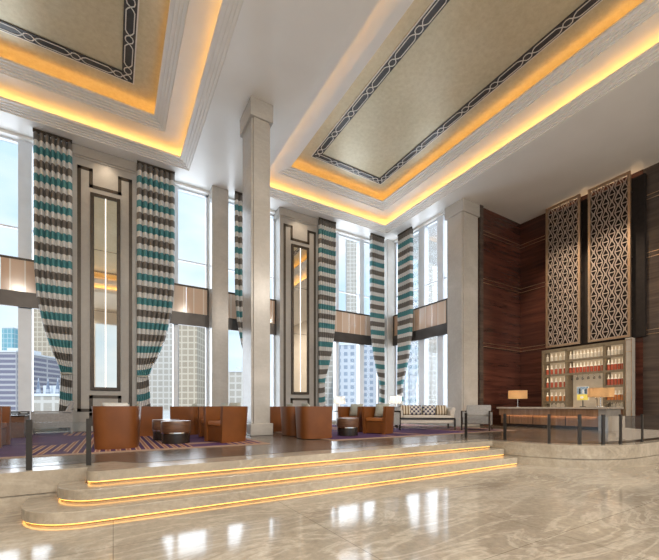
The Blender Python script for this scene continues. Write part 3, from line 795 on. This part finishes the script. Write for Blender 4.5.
for z in (3.02, ztop - 0.02): e.box(SX0 - 0.03, SX0 - 0.02, ya - 0.23, ya - 0.035, z, z + 0.02)
e.build('metal_line', 'brass', bs)

# bottles
ORD = ['first', 'second', 'third', 'fourth', 'fifth', 'sixth', 'seventh', 'eighth', 'ninth', 'tenth']
def make_bottle(matname, h, r):
    me = B().lathe([(r, 0), (r, h * 0.50), (r * 0.97, h * 0.56)], seg=14)
    cp = B().lathe([(r * 0.97, h * 0.56), (r * 0.80, h * 0.64), (r * 0.40, h * 0.72), (r * 0.38, h * 0.99), (r * 0.3, h)], seg=12)
    o = me.build('bottle', matname, None, smooth=True, auto=35)
    c = cp.build('cap', 'white_cap', o, smooth=True, auto=35)
    return o
protos = {}
def bottle(kind, loc, label, group):
    spec = {'clear': ('clear_bottle', 0.30, 0.046), 'red': ('red_liquid', 0.37, 0.047), 'amber': ('amber_liquid', 0.33, 0.046)}[kind]
    if kind not in protos:
        o = make_bottle(*spec); protos[kind] = o; o.location = loc
    else:
        s = protos[kind]; o = s.copy(); COL.objects.link(o); o.location = loc
        for ch in s.children:
            d = ch.copy(); COL.objects.link(d); d.parent = o
    tag(o, label, 'bottle', group)
rows = [('top', 2.98, 'clear'), ('second', 2.47, 'red'), ('third', 1.96, 'red'), ('fourth', 1.44, 'amber')]
COLN = {'clear': 'pale', 'red': 'red', 'amber': 'amber'}
for bay, y0, y1, n, lv in (('left', yc_, yd, 5, rows), ('centre', yb, yc_, 10, rows[:2]), ('right', ya, yb, 5, rows)):
    for rn, z, kind in lv:
        for k in range(n):
            y = y1 - 0.03 - (y1 - y0 - 0.06) * (k + 0.5) / n
            bottle(kind, (SX0 + 0.16, y, z), '%s %s bottle from the left on the %s shelf of the %s bar bay' % (ORD[k], COLN[kind], rn, bay), 'bottles on the %s shelf of the %s bar bay' % (rn, bay))
# stemware: standing on the counter cabinet in side bays, hanging in the centre bay
def goblet(name, hang):
    b = B(); pr = [(0.034, 0.0), (0.006, 0.012), (0.005, 0.085), (0.02, 0.10), (0.036, 0.14), (0.036, 0.175), (0.028, 0.20)]
    if hang: pr = [(r, 0.20 - z) for r, z in reversed(pr)]
    b.lathe(pr, seg=14)
    return b.build(name, 'wine_glass', None, smooth=True)
gs = goblet('wine_glass', False); first = True
for bay, y0, y1 in (('left', yc_, yd), ('right', ya, yb)):
    for k in range(5):
        y = y1 - 0.03 - (y1 - y0 - 0.06) * (k + 0.5) / 5
        if first: o = gs; first = False
        else: o = gs.copy(); COL.objects.link(o)
        o.location = (SX0 + 0.16, y, 1.20)
        tag(o, '%s wine glass from the left on the lowest shelf of the %s bar bay' % (ORD[k], bay), 'glass', 'wine glasses on the lowest shelf of the %s bar bay' % bay)
rack = thing('glass_rack', (0, 0, 0), 'metal rail holding upside-down glasses under the centre bar shelf', 'rack')
B().box(SX0 + 0.10, SX0 + 0.22, yb + 0.06, yc_ - 0.06, 2.405, 2.434).build('rail', 'shelf_frame', rack)
gh = goblet('wine_glass', True)
for k in range(6):
    o = gh if k == 0 else gh.copy()
    if k: COL.objects.link(o)
    o.location = (SX0 + 0.16, yc_ - 0.14 - 0.18 * k, 2.207)
    tag(o, '%s hanging wine glass from the left in the centre bar bay' % ORD[k], 'glass', 'hanging wine glasses')
# display card with a picture, and the sink tap
t = thing('display_sign', (SX0 + 0.12, 6.52, 1.205), 'blue and yellow printed display sign standing in the centre bar bay', 'sign')
B().box(-0.05, 0.05, -0.08, 0.08, 0, 0.02).box(-0.012, 0.012, -0.012, 0.012, 0.02, 0.24).build('stand', 'black', t)
B().box(-0.02, 0.02, -0.19, 0.19, 0.24, 0.74).build('board', 'white_paper', t)
pic = B().box(-0.026, -0.02, -0.18, 0.18, 0.46, 0.73).build('picture', 'sign_blue', t)
for yy, ww, hh in ((0.09, 0.05, 0.2), (-0.02, 0.035, 0.16), (-0.11, 0.04, 0.18)):
    B().box(-0.029, -0.026, yy - ww / 2, yy + ww / 2, 0.48, 0.48 + hh).build('printed_shape', 'black' if yy != -0.02 else 'white_paper', pic)
cap = B().box(-0.026, -0.02, -0.18, 0.18, 0.25, 0.46).build('caption', 'sign_yellow', t)
B().lathe([(0.045, 0.0), (0.045, 0.003)], seg=16, sx=1.0, sy=1.3).build('emblem', 'white_paper', cap).matrix_local = __import__('mathutils').Matrix.Translation((-0.026, 0.02, 0.35)) @ __import__('mathutils').Matrix.Rotation(-pi / 2, 4, 'Y')
t = thing('bar_tap', (SX0 + 0.2, 6.1, 1.2), 'small chrome tap on the back-bar counter', 'tap')
B().tube([(0, 0, 0), (0, 0, 0.26), (-0.03, 0, 0.32), (-0.1, 0, 0.33), (-0.14, 0, 0.28)], 0.014).build('spout', 'chrome', t, smooth=True)
B().lathe([(0.035, 0), (0.035, 0.02), (0.02, 0.03)], seg=16).build('base', 'chrome', t)

# bar counter
t = thing('bar_counter', (0, 0, 0), 'long wood-fronted bar counter with pale stone top behind the curved railing', 'bar counter')
B().box(12.96, 14.05, 5.04, 8.78, 1.135, 1.20).build('counter_top', 'brown_stone', t, bevel=0.006)
B().box(13.06, 13.9, 5.33, 8.65, PZ + 0.12, 1.135).build('front_panel', 'bar_wood', t)
B().box(13.0, 13.018, 5.33, 8.7, 0.89, 1.13).build('apron', 'bar_wood', t)
B().box(13.0, 13.95, 5.08, 5.32, PZ + 0.006, 1.135).build('end_panel', 'grey_panel', t, bevel=0.005)
B().box(13.024, 13.05, 5.4, 8.62, 0.915, 0.925).build('light_strip', 'shelf_strip_strong', t)  # added strip hidden behind the apron to brighten the front panel
b = B()
for y in (6.3, 7.4, 8.3): b.box(13.052, 13.06, y - 0.012, y + 0.012, PZ + 0.12, 0.92)
b.build('panel_joint', 'dark_base', t)
B().box(13.12, 13.9, 5.33, 8.62, PZ + 0.005, PZ + 0.12).build('toe_kick', 'dark_base', t)

def bar_lamp(x, y, w, h, zb, label):
    t = thing('table_lamp', (x, y, 1.20), label, 'lamp', 'tan shaded lamps on the bar counter')
    B().lathe([(0.09, 0), (0.09, 0.015), (0.02, 0.02), (0.012, 0.03), (0.012, zb + h * 0.5), (0.008, zb + h * 0.5)], seg=18).build('stem', 'chrome', t, smooth=True, auto=30)
    # hollow oval drum shade
    b = B(); b.add(*tube_shell(0.5 * w, 0.5 * w, zb, zb + h, 1.0)); b.build('lamp_shade', 'tan_shade', t, smooth=True)
    B().lathe([(0.02, zb + h * 0.35), (0.035, zb + h * 0.5), (0.02, zb + h * 0.65)], seg=12).build('bulb', 'lamp_bulb', t, smooth=True)
def tube_shell(rb, rt, z0, z1, sy=1.0, seg=36):
    vs = []; fs = []
    for z, r in ((z0, rb), (z1, rt)): vs += [(r * cos(2 * pi * k / seg), sy * r * sin(2 * pi * k / seg), z) for k in range(seg)]
    for k in range(seg): fs.append((k, (k + 1) % seg, seg + (k + 1) % seg, seg + k))
    return vs, fs
bar_lamp(13.35, 8.15, 0.66, 0.31, 0.32, 'tan shaded lamp at the far left end of the bar counter')
bar_lamp(13.48, 5.45, 0.70, 0.29, 0.32, 'wide tan shaded lamp at the near right end of the bar counter')

# ---------------------------------------------------------------- rugs
def rug(x0, x1, y0, y1, label):
    t = thing('rug', (0, 0, 0), label, 'rug')
    B().box(x0 + 0.14, x1 - 0.14, y0 + 0.14, y1 - 0.14, PZ + 0.005, PZ + 0.018).build('pile', 'rug', t)
    b = B(); z0, z1 = PZ + 0.005, PZ + 0.016
    b.box(x0, x1, y0, y0 + 0.14, z0, z1); b.box(x0, x1, y1 - 0.14, y1, z0, z1); b.box(x0, x0 + 0.14, y0 + 0.14, y1 - 0.14, z0, z1); b.box(x1 - 0.14, x1, y0 + 0.14, y1 - 0.14, z0, z1)
    b.build('border', 'rug_border', t)
rug(-5.2, 2.72, 6.86, 13.0, 'purple striped rug at the left, in front of the first mirror')
rug(4.12, 11.0, 6.75, 12.9, 'purple striped rug under the sofa and chairs right of the freestanding column')
RZ = PZ + 0.019

# ---------------------------------------------------------------- armchairs
def make_tub(name, loc, rz, label, group):
    t = thing(name, loc, label, 'armchair', group, rz)
    def loop(s, inset):
        pts = []; w, d = 0.375 * s - inset, 0.37 * s - inset
        yf = -0.36
        pts.append((-w, yf)); pts.append((-w, -0.18)); 
        for k in range(0, 25):
            a = pi - pi * k / 24; ca, sa = cos(a), sin(a); n = 2 / 3.2
            pts.append((w * math.copysign(abs(ca) ** n, ca), -0.02 + (d + 0.02) * abs(sa) ** n))
        pts.append((w, -0.18)); pts.append((w, yf)); return pts
    levels = [(0.0, 0.90), (0.03, 0.905), (0.35, 0.95), (0.72, 1.0), (0.745, 1.0)]
    vs = []; fs = []
    n = len(loop(1, 0))
    for z, s in levels: vs += [(x, y, z) for x, y in loop(s, 0)]
    for z, s in reversed(levels): vs += [(x, y, z) for x, y in loop(s, 0.085)]
    R = len(levels) * 2
    for i in range(R):
        j = (i + 1) % R
        for k in range(n - 1): fs.append((i * n + k, i * n + k + 1, j * n + k + 1, j * n + k))
    for k in (0, n - 1):
        for i in range(R // 2 - 1):
            a, b_, c, d = i * n + k, (i + 1) * n + k, (R - 2 - i) * n + k, (R - 1 - i) * n + k
            fs.append((a, b_, c, d) if k == 0 else (d, c, b_, a))
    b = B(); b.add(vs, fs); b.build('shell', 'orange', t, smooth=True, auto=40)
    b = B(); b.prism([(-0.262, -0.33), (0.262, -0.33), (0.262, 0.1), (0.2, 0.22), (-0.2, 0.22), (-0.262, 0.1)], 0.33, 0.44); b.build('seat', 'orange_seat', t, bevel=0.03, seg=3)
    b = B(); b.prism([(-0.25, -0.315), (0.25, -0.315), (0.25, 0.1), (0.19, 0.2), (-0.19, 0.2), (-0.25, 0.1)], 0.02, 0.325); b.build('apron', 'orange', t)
    return t
R = radians
chairs = [
    (0.06, 7.60, 174, 'cognac leather tub chair nearest the camera, below the left mirror'),
    (0.70, 10.45, 95, 'cognac leather tub chair just behind and right of the nearest tub chair'),
    (1.75, 10.35, -115, 'cognac leather tub chair directly behind the drum tables at the left'),
    (2.22, 9.05, -82, 'cognac leather tub chair tucked behind the chair beside the freestanding column'),
    (2.12, 7.78, -72, 'cognac leather tub chair facing left, standing just left of the freestanding column'),
    (-2.08, 8.9, 90, 'cognac leather tub chair cut off by the left picture edge'),
    (4.06, 7.57, 84, 'cognac tub chair seen from behind, nearest one right of the freestanding column'),
    (4.14, 8.62, 88, 'cognac tub chair seen from behind, directly left of the nearest one right of the column'),
    (4.15, 10.3, 90, 'cognac tub chair half hidden behind the right edge of the freestanding column'),
    (6.32, 9.05, -62, 'cognac tub chair with pale cushion behind the right drum table'),
    (6.40, 7.92, -66, 'cognac tub chair with pale cushion just left of the cream sofa'),
]
tub0 = None
for x, y, a, lab in chairs:
    if tub0 is None: tub0 = make_tub('tub_chair', (x, y, RZ), R(a), lab, 'cognac leather tub chairs')
    else: copy_thing(tub0, (x, y, RZ), R(a), lab)

def pillow_mesh(w, h, t, n=12):
    vs = []; fs = []
    for sg in (1, -1):
        for i in range(n + 1):
            for k in range(n + 1):
                u, v = 2 * i / n - 1, 2 * k / n - 1
                th = ((1 - u * u) * (1 - v * v)) ** 0.45 if abs(u) < 1 and abs(v) < 1 else 0
                pin = 1 - 0.06 * (1 - abs(u)) * (abs(v) > 0.99) - 0.0
                vs.append((u * w / 2 * (1 - 0.05 * (1 - v * v) * 0), sg * t / 2 * th, (v + 1) * h / 2))
    m = (n + 1) ** 2
    for i in range(n):
        for k in range(n):
            a = i * (n + 1) + k
            fs.append((a, a + n + 1, a + n + 2, a + 1)); fs.append((m + a, m + a + 1, m + a + n + 2, m + a + n + 1))
    b = B(); b.add(vs, fs); return b
cush0 = None
def cushion(x, y, z, rz, tilt, label, mat='cushion', w=0.42, h=0.40, group='cushions on the tub chairs'):
    o = pillow_mesh(w, h, 0.14).build('cushion', mat, None, smooth=True)
    bmw = o.modifiers.new('weld', 'WELD')
    o.location = (x, y, z); o.rotation_euler = (tilt, 0, rz)
    tag(o, label, 'cushion', group); return o
def chair_cushion(i, label, mat='cushion', h=0.40):
    x, y, a, _ = chairs[i]; rz = R(a)
    # local offset towards the back of the chair
    lx, ly = 0, 0.06
    X = x + lx * cos(rz) - ly * sin(rz); Y = y + lx * sin(rz) + ly * cos(rz)
    cushion(X, Y, RZ + 0.445, rz, R(-18), label, mat, h=h)
chair_cushion(0, 'silver cushion peeping over the back of the nearest tub chair', 'silver_cushion', 0.38)
chair_cushion(1, 'grey-green cushion in the tub chair just behind the nearest one')
chair_cushion(2, 'grey-green cushion in the tub chair behind the left drum tables')
chair_cushion(3, 'grey-green cushion peeping over the chair tucked behind the freestanding column chair')
chair_cushion(4, 'grey-green cushion in the tub chair left of the freestanding column')
chair_cushion(6, 'grey-green cushion in the nearest tub chair right of the freestanding column')
chair_cushion(7, 'grey-green cushion in the second tub chair right of the freestanding column')
chair_cushion(9, 'pale sage cushion on the tub chair behind the right drum table')
chair_cushion(10, 'pale sage cushion on the tub chair just left of the cream sofa')

# drum tables
def drum(loc, label, r=0.285, h=0.45):
    t = thing('drum_table', loc, label, 'table', 'round walnut drum tables')
    B().lathe([(r * 0.93, 0.0), (r * 0.93, 0.20)], seg=36).build('base', 'dark_base', t, smooth=True, auto=30)
    B().lathe([(r * 0.98, 0.20), (r * 0.98, 0.225)], seg=36).build('metal_band', 'chrome', t, smooth=True, auto=30)
    B().lathe([(r * 0.97, 0.225), (r, 0.25), (r, h - 0.02), (r * 0.97, h)], seg=36).build('drum', 'walnut', t, smooth=True, auto=30)
    return t
d0 = drum((1.10, 7.92, RZ), 'walnut drum table with dark base, front one of the left pair')
copy_thing(d0, (1.02, 8.85, RZ), 0, 'walnut drum table behind the front one of the left pair')
copy_thing(d0, (5.17, 7.70, RZ), 0, 'walnut drum table between the facing tub chairs right of the column')

# framed lounge chairs
def lounge(loc, rz, label, mat='grey_cloth', back=0.82, fm='dark_base'):
    t = thing('lounge_chair', loc, label, 'armchair', 'grey framed lounge chairs', rz)
    w, d = 0.40, 0.42
    for sx in (-1, 1):
        for sy in (-1, 1):
            B().box(sx * w - 0.022, sx * w + 0.022, sy * d - 0.022, sy * d + 0.022, 0, 0.58).build('leg', fm, t)
        B().box(sx * w - 0.025, sx * w + 0.025, -d - 0.022, d + 0.022, 0.58, 0.615).build('arm', fm, t, bevel=0.006)
        B().box(sx * w - 0.015, sx * w + 0.015, -d + 0.022, d - 0.022, 0.17, 0.56).build('side_panel', mat, t)
    B().box(-w + 0.025, w - 0.025, -d - 0.03, d - 0.12, 0.20, 0.43).build('seat', mat, t, bevel=0.035, seg=3)
    b = B(); b.add([(-w + 0.03, d - 0.22, 0.40), (w - 0.03, d - 0.22, 0.40), (w - 0.03, d - 0.08, 0.38), (-w + 0.03, d - 0.08, 0.38),
                    (-w + 0.03, d - 0.02, back), (w - 0.03, d - 0.02, back), (w - 0.03, d + 0.08, back - 0.02), (-w + 0.03, d + 0.08, back - 0.02)],
                   [(0, 3, 2, 1), (4, 5, 6, 7), (0, 1, 5, 4), (1, 2, 6, 5), (2, 3, 7, 6), (3, 0, 4, 7)])
    b.build('backrest', mat, t, bevel=0.03, seg=3)
    return t
lounge((-1.44, 12.5, RZ), R(-84), 'light grey lounge chair in front of the leftmost curtain', 'grey_cloth', 0.90, 'grey_cloth')
lounge((-2.46, 12.5, RZ), R(86), 'charcoal lounge chair behind the wooden cube table at far left', 'charcoal', 0.72, 'charcoal')
lounge((7.34, 9.0, RZ), R(-90), 'grey armchair with dark frame between the tub chairs and the cream sofa', 'grey_cloth', 0.74)
lounge((10.05, 7.45, PZ + 0.005) if False else (9.95, 7.42, RZ), R(-60), 'grey lounge chair with dark frame at right of the cream sofa', 'grey_cloth', 0.80)

# cube side table at far left
t = thing('cube_table', (-2.1, 11.45, RZ), 'dark wooden cube side table at far left behind the railing', 'table')
B().box(-0.27, 0.27, -0.27, 0.27, 0.0, 0.50).build('body', 'walnut', t, bevel=0.012)
B().box(-0.29, 0.29, -0.29, 0.29, 0.50, 0.535).build('table_top', 'dark_base', t, bevel=0.006)

# sofa
def sofa(loc, rz):
    t = thing('sofa', loc, 'cream sofa with dark frame and patterned cushions before the side window', 'sofa', None, rz)
    w, d = 0.86, 0.42
    B().box(-w, w, -d, d, 0.20, 0.33).build('seat_base', 'cream', t, bevel=0.02)
    B().box(-w + 0.1, w - 0.1, -d - 0.01, d - 0.2, 0.335, 0.46).build('seat_cushion', 'cream', t, bevel=0.04, seg=3)
    B().box(-w + 0.02, w - 0.02, d - 0.2, d, 0.335, 0.72).build('backrest', 'cream', t, bevel=0.06, seg=3)
    for s in (-1, 1):
        pr = [(0.0, 0.335), (0.0, 0.60), (0.05, 0.70), (0.12, 0.72), (0.16, 0.66), (0.13, 0.55), (0.11, 0.335)]
        vs = [(s * (w - 0.1 + px), -d + 0.06, pz) for px, pz in pr] + [(s * (w - 0.1 + px), d, pz) for px, pz in pr]; n = len(pr)
        fs = [tuple(range(n)), tuple(range(2 * n - 1, n - 1, -1))] + [(i, n + i, n + (i + 1) % n, (i + 1) % n) for i in range(n)]
        b = B(); b.add(vs, fs if s > 0 else [tuple(reversed(f)) for f in fs]); b.build('arm', 'cream', t, bevel=0.015)
    b = B(); y0, y1 = -d - 0.045, -d - 0.01
    b.box(-w - 0.03, w + 0.03, y0, y1, 0.335, 0.385); b.box(-w - 0.03, w + 0.03, d + 0.005, d + 0.04, 0.335, 0.385)
    b.box(-w - 0.03, -w + 0.005 - 0.005, y1, d + 0.005, 0.335, 0.385) if False else None
    b.build('frame_rail', 'dark_base', t)
    b = B(); b.box(-w, w, -d - 0.02, -d - 0.005, 0.07, 0.10); b.build('stretcher', 'dark_base', t)
    for sx in (-1, 1):
        for yy in (-d - 0.045, d + 0.005):
            B().box(sx * (w + 0.012) - 0.026, sx * (w + 0.012) + 0.026, yy, yy + 0.035, 0.0, 0.34).build('leg', 'dark_base', t)
    return t
SL, SR = (8.95, 8.7, RZ), R(-36)
sofa(SL, SR)
def on_sofa(lx, ly, lz): return (SL[0] + lx * cos(SR) - ly * sin(SR), SL[1] + lx * sin(SR) + ly * cos(SR), SL[2] + lz)
for lx, mat, lab, w in ((-0.62, 'stripe_cloth', 'gold striped cushion at the left end of the cream sofa', 0.34), (-0.30, 'check_cloth', 'navy and white lattice cushion left of centre on the cream sofa', 0.40),
                        (0.16, 'check_cloth', 'navy and white lattice cushion right of centre on the cream sofa', 0.42), (0.58, 'stripe_cloth', 'gold striped cushion at the right end of the cream sofa', 0.36)):
    x, y, z = on_sofa(lx, 0.10, 0.465)
    cushion(x, y, z, SR, R(-16), lab, mat, w=w, h=0.34, group='cushions on the cream sofa')

# white shaded lamps on side tables
def lamp_table(x, y, lab_t, lab_l, h=0.58):
    t = thing('side_table', (x, y, RZ), lab_t, 'table', 'small dark side tables under the lamps')
    B().lathe([(0.24, h - 0.03), (0.24, h)], seg=28).build('table_top', 'dark_base', t)
    B().lathe([(0.03, 0.02), (0.03, h - 0.03)], seg=14).build('stem', 'dark_base', t)
    B().lathe([(0.17, 0.0), (0.17, 0.02)], seg=24).build('base', 'dark_base', t)
    l = thing('table_lamp', (x, y, RZ + h + 0.001), lab_l, 'lamp', 'white shaded table lamps in the lounge')
    B().lathe([(0.08, 0), (0.08, 0.02), (0.03, 0.04), (0.045, 0.12), (0.03, 0.2), (0.014, 0.24), (0.014, 0.40)], seg=18).build('lamp_base', 'white_cap', l, smooth=True)
    b = B(); b.add(*tube_shell(0.24, 0.22, 0.27, 0.56)); b.build('lamp_shade', 'white_shade', l, smooth=True)
    B().lathe([(0.02, 0.40), (0.035, 0.43), (0.02, 0.46)], seg=12).build('bulb', 'lounge_bulb', l, smooth=True)
lamp_table(9.0, 10.2, 'small dark side table holding the lamp behind the cream sofa', 'white shaded table lamp behind the left end of the cream sofa')
lamp_table(7.6, 11.9, 'small dark side table holding the lamp behind the facing tub chairs', 'white shaded table lamp at the foot of the curtain right of the second mirror')

# ---------------------------------------------------------------- accent spots on pilasters and screens, plus an added counter fill
def spot(loc, target, power, angle, color, blend=0.6):
    d = bpy.data.lights.new('spot', 'SPOT'); d.energy = power; d.spot_size = radians(angle); d.spot_blend = blend; d.color = color; d.shadow_soft_size = 0.06
    o = bpy.data.objects.new('spot', d); COL.objects.link(o); o.location = loc
    o.rotation_euler = (Vector(target) - Vector(loc)).to_track_quat('-Z', 'Y').to_euler()
WARM = (1.0, 0.80, 0.58)
spot((-0.2, 12.75, 9.15), (-0.2, 13.4, 7.4), 40, 100, WARM, 1.0)
spot((6.63, 12.75, 9.15), (6.63, 13.4, 7.4), 40, 100, WARM, 1.0)
spot((12.4, 7.3, 9.1), (14.9, 7.3, 5.0), 900, 55, WARM, 1.0)
spot((12.4, 5.8, 9.1), (14.9, 5.8, 5.0), 900, 55, WARM, 1.0)
spot((10.6, 7.0, 9.15), (13.3, 7.0, 0.7), 1400, 50, WARM, 1.0)  # extra spot added to brighten the counter front

# ---------------------------------------------------------------- city outside
struct(B().box(-260, 360, 14.6, 420, -0.4, -0.02).build('ground_street', 'ground'))
s31, c31 = sin(R(31)), cos(R(31))
def building(u0, u1, vtop, D, depth, mat, label, base=-0.02, crown=None):
    """placed on the street at its own distance; width from its bearing"""
    def pt(u):
        r = (u - 329.5) / 360; return (D * (s31 + c31 * r), D * (c31 - s31 * r))
    xa, y_a = pt(u0); xb, y_b = pt(u1); h = 1.2 + (407 - vtop) * D / 360
    w = math.hypot(xb - xa, y_b - y_a); cx, cy = (xa + xb) / 2, (y_a + y_b) / 2
    t = thing('tower_block', (cx, cy, base), label, 'building', None, R(-31))
    B().box(-w / 2, w / 2, 0, depth, 0, h).build('facade', mat, t)
    b = B(); b.box(-w / 2 - 0.2, w / 2 + 0.2, -0.2, depth + 0.2, h, h + 0.5); b.box(-w / 5, w / 5, depth * 0.3, depth * 0.7, h + 0.5, h + 2.2); b.build('roof', 'frame_white', t)
    return t
FB = facade('beige_tower_facade', (0.58, 0.51, 0.41), (0.36, 0.30, 0.23), 1.9, 1.9, 0.22)
FW = facade('pale_tower_facade', (0.62, 0.60, 0.57), (0.42, 0.39, 0.35), 2.2, 2.3, 0.30)
FP = facade('slate_tower_facade', (0.46, 0.46, 0.50), (0.18, 0.18, 0.25), 6.0, 1.6, 0.32)
FT = facade('teal_glass_facade', (0.42, 0.56, 0.62), (0.16, 0.38, 0.47), 2.0, 2.5, 0.2)
FN = facade('blue_grey_facade', (0.42, 0.47, 0.55), (0.16, 0.20, 0.29), 2.4, 2.2, 0.35)
FA = facade('apartment_facade', (0.56, 0.60, 0.67), (0.27, 0.33, 0.43), 2.4, 2.4, 0.55)
building(-22, 16, 352, 110, 20, FP, 'slate grey office block seen at the far left of the left window')
building(2, 13, 328, 190, 16, FT, 'slim teal glass tower behind the slate office block')
building(30, 74, 300, 140, 22, FB, 'beige gridded tower behind the leftmost curtain')
building(130, 174, 318, 140, 20, FW, 'pale cream tower seen below the second curtain')
building(179, 197, 318, 110, 20, FB, 'beige gridded tower left of the stone pier')
building(200, 208, 328, 140, 14, FN, 'narrow dark blue tower directly left of the stone pier')
building(228, 243, 372, 120, 14, FW, 'low pale building between the stone pier and the column')
building(320, 336, 300, 150, 20, FW, 'pale tower beside the fourth curtain')
building(340, 358, 345, 130, 18, FA, 'blue-grey apartment tower at the middle of the corner window')
building(347, 361, 232, 210, 18, FW, 'tall pale tower reaching the upper pane left of the corner pier')
building(364, 385, 340, 140, 18, FA, 'blue-grey apartment tower just left of the corner pier')
building(410, 417, 300, 130, 18, FA, 'blue-grey tower seen through the side window beside its curtain')
building(427, 437, 225, 170, 18, FW, 'pale slim tower seen through the side window beside the broad column')
# low podium with pointed spires in front of the beige tower
t = building(20, 64, 396, 70, 8, FW, 'low white podium with dark pointed spires below the beige tower')
for k in range(5):
    B().lathe([(0.55, 2.9), (0.45, 3.6), (0.02, 7.2)], seg=8, cx=-3.4 + k * 1.9, cy=1.0).build('spire', FN, t)
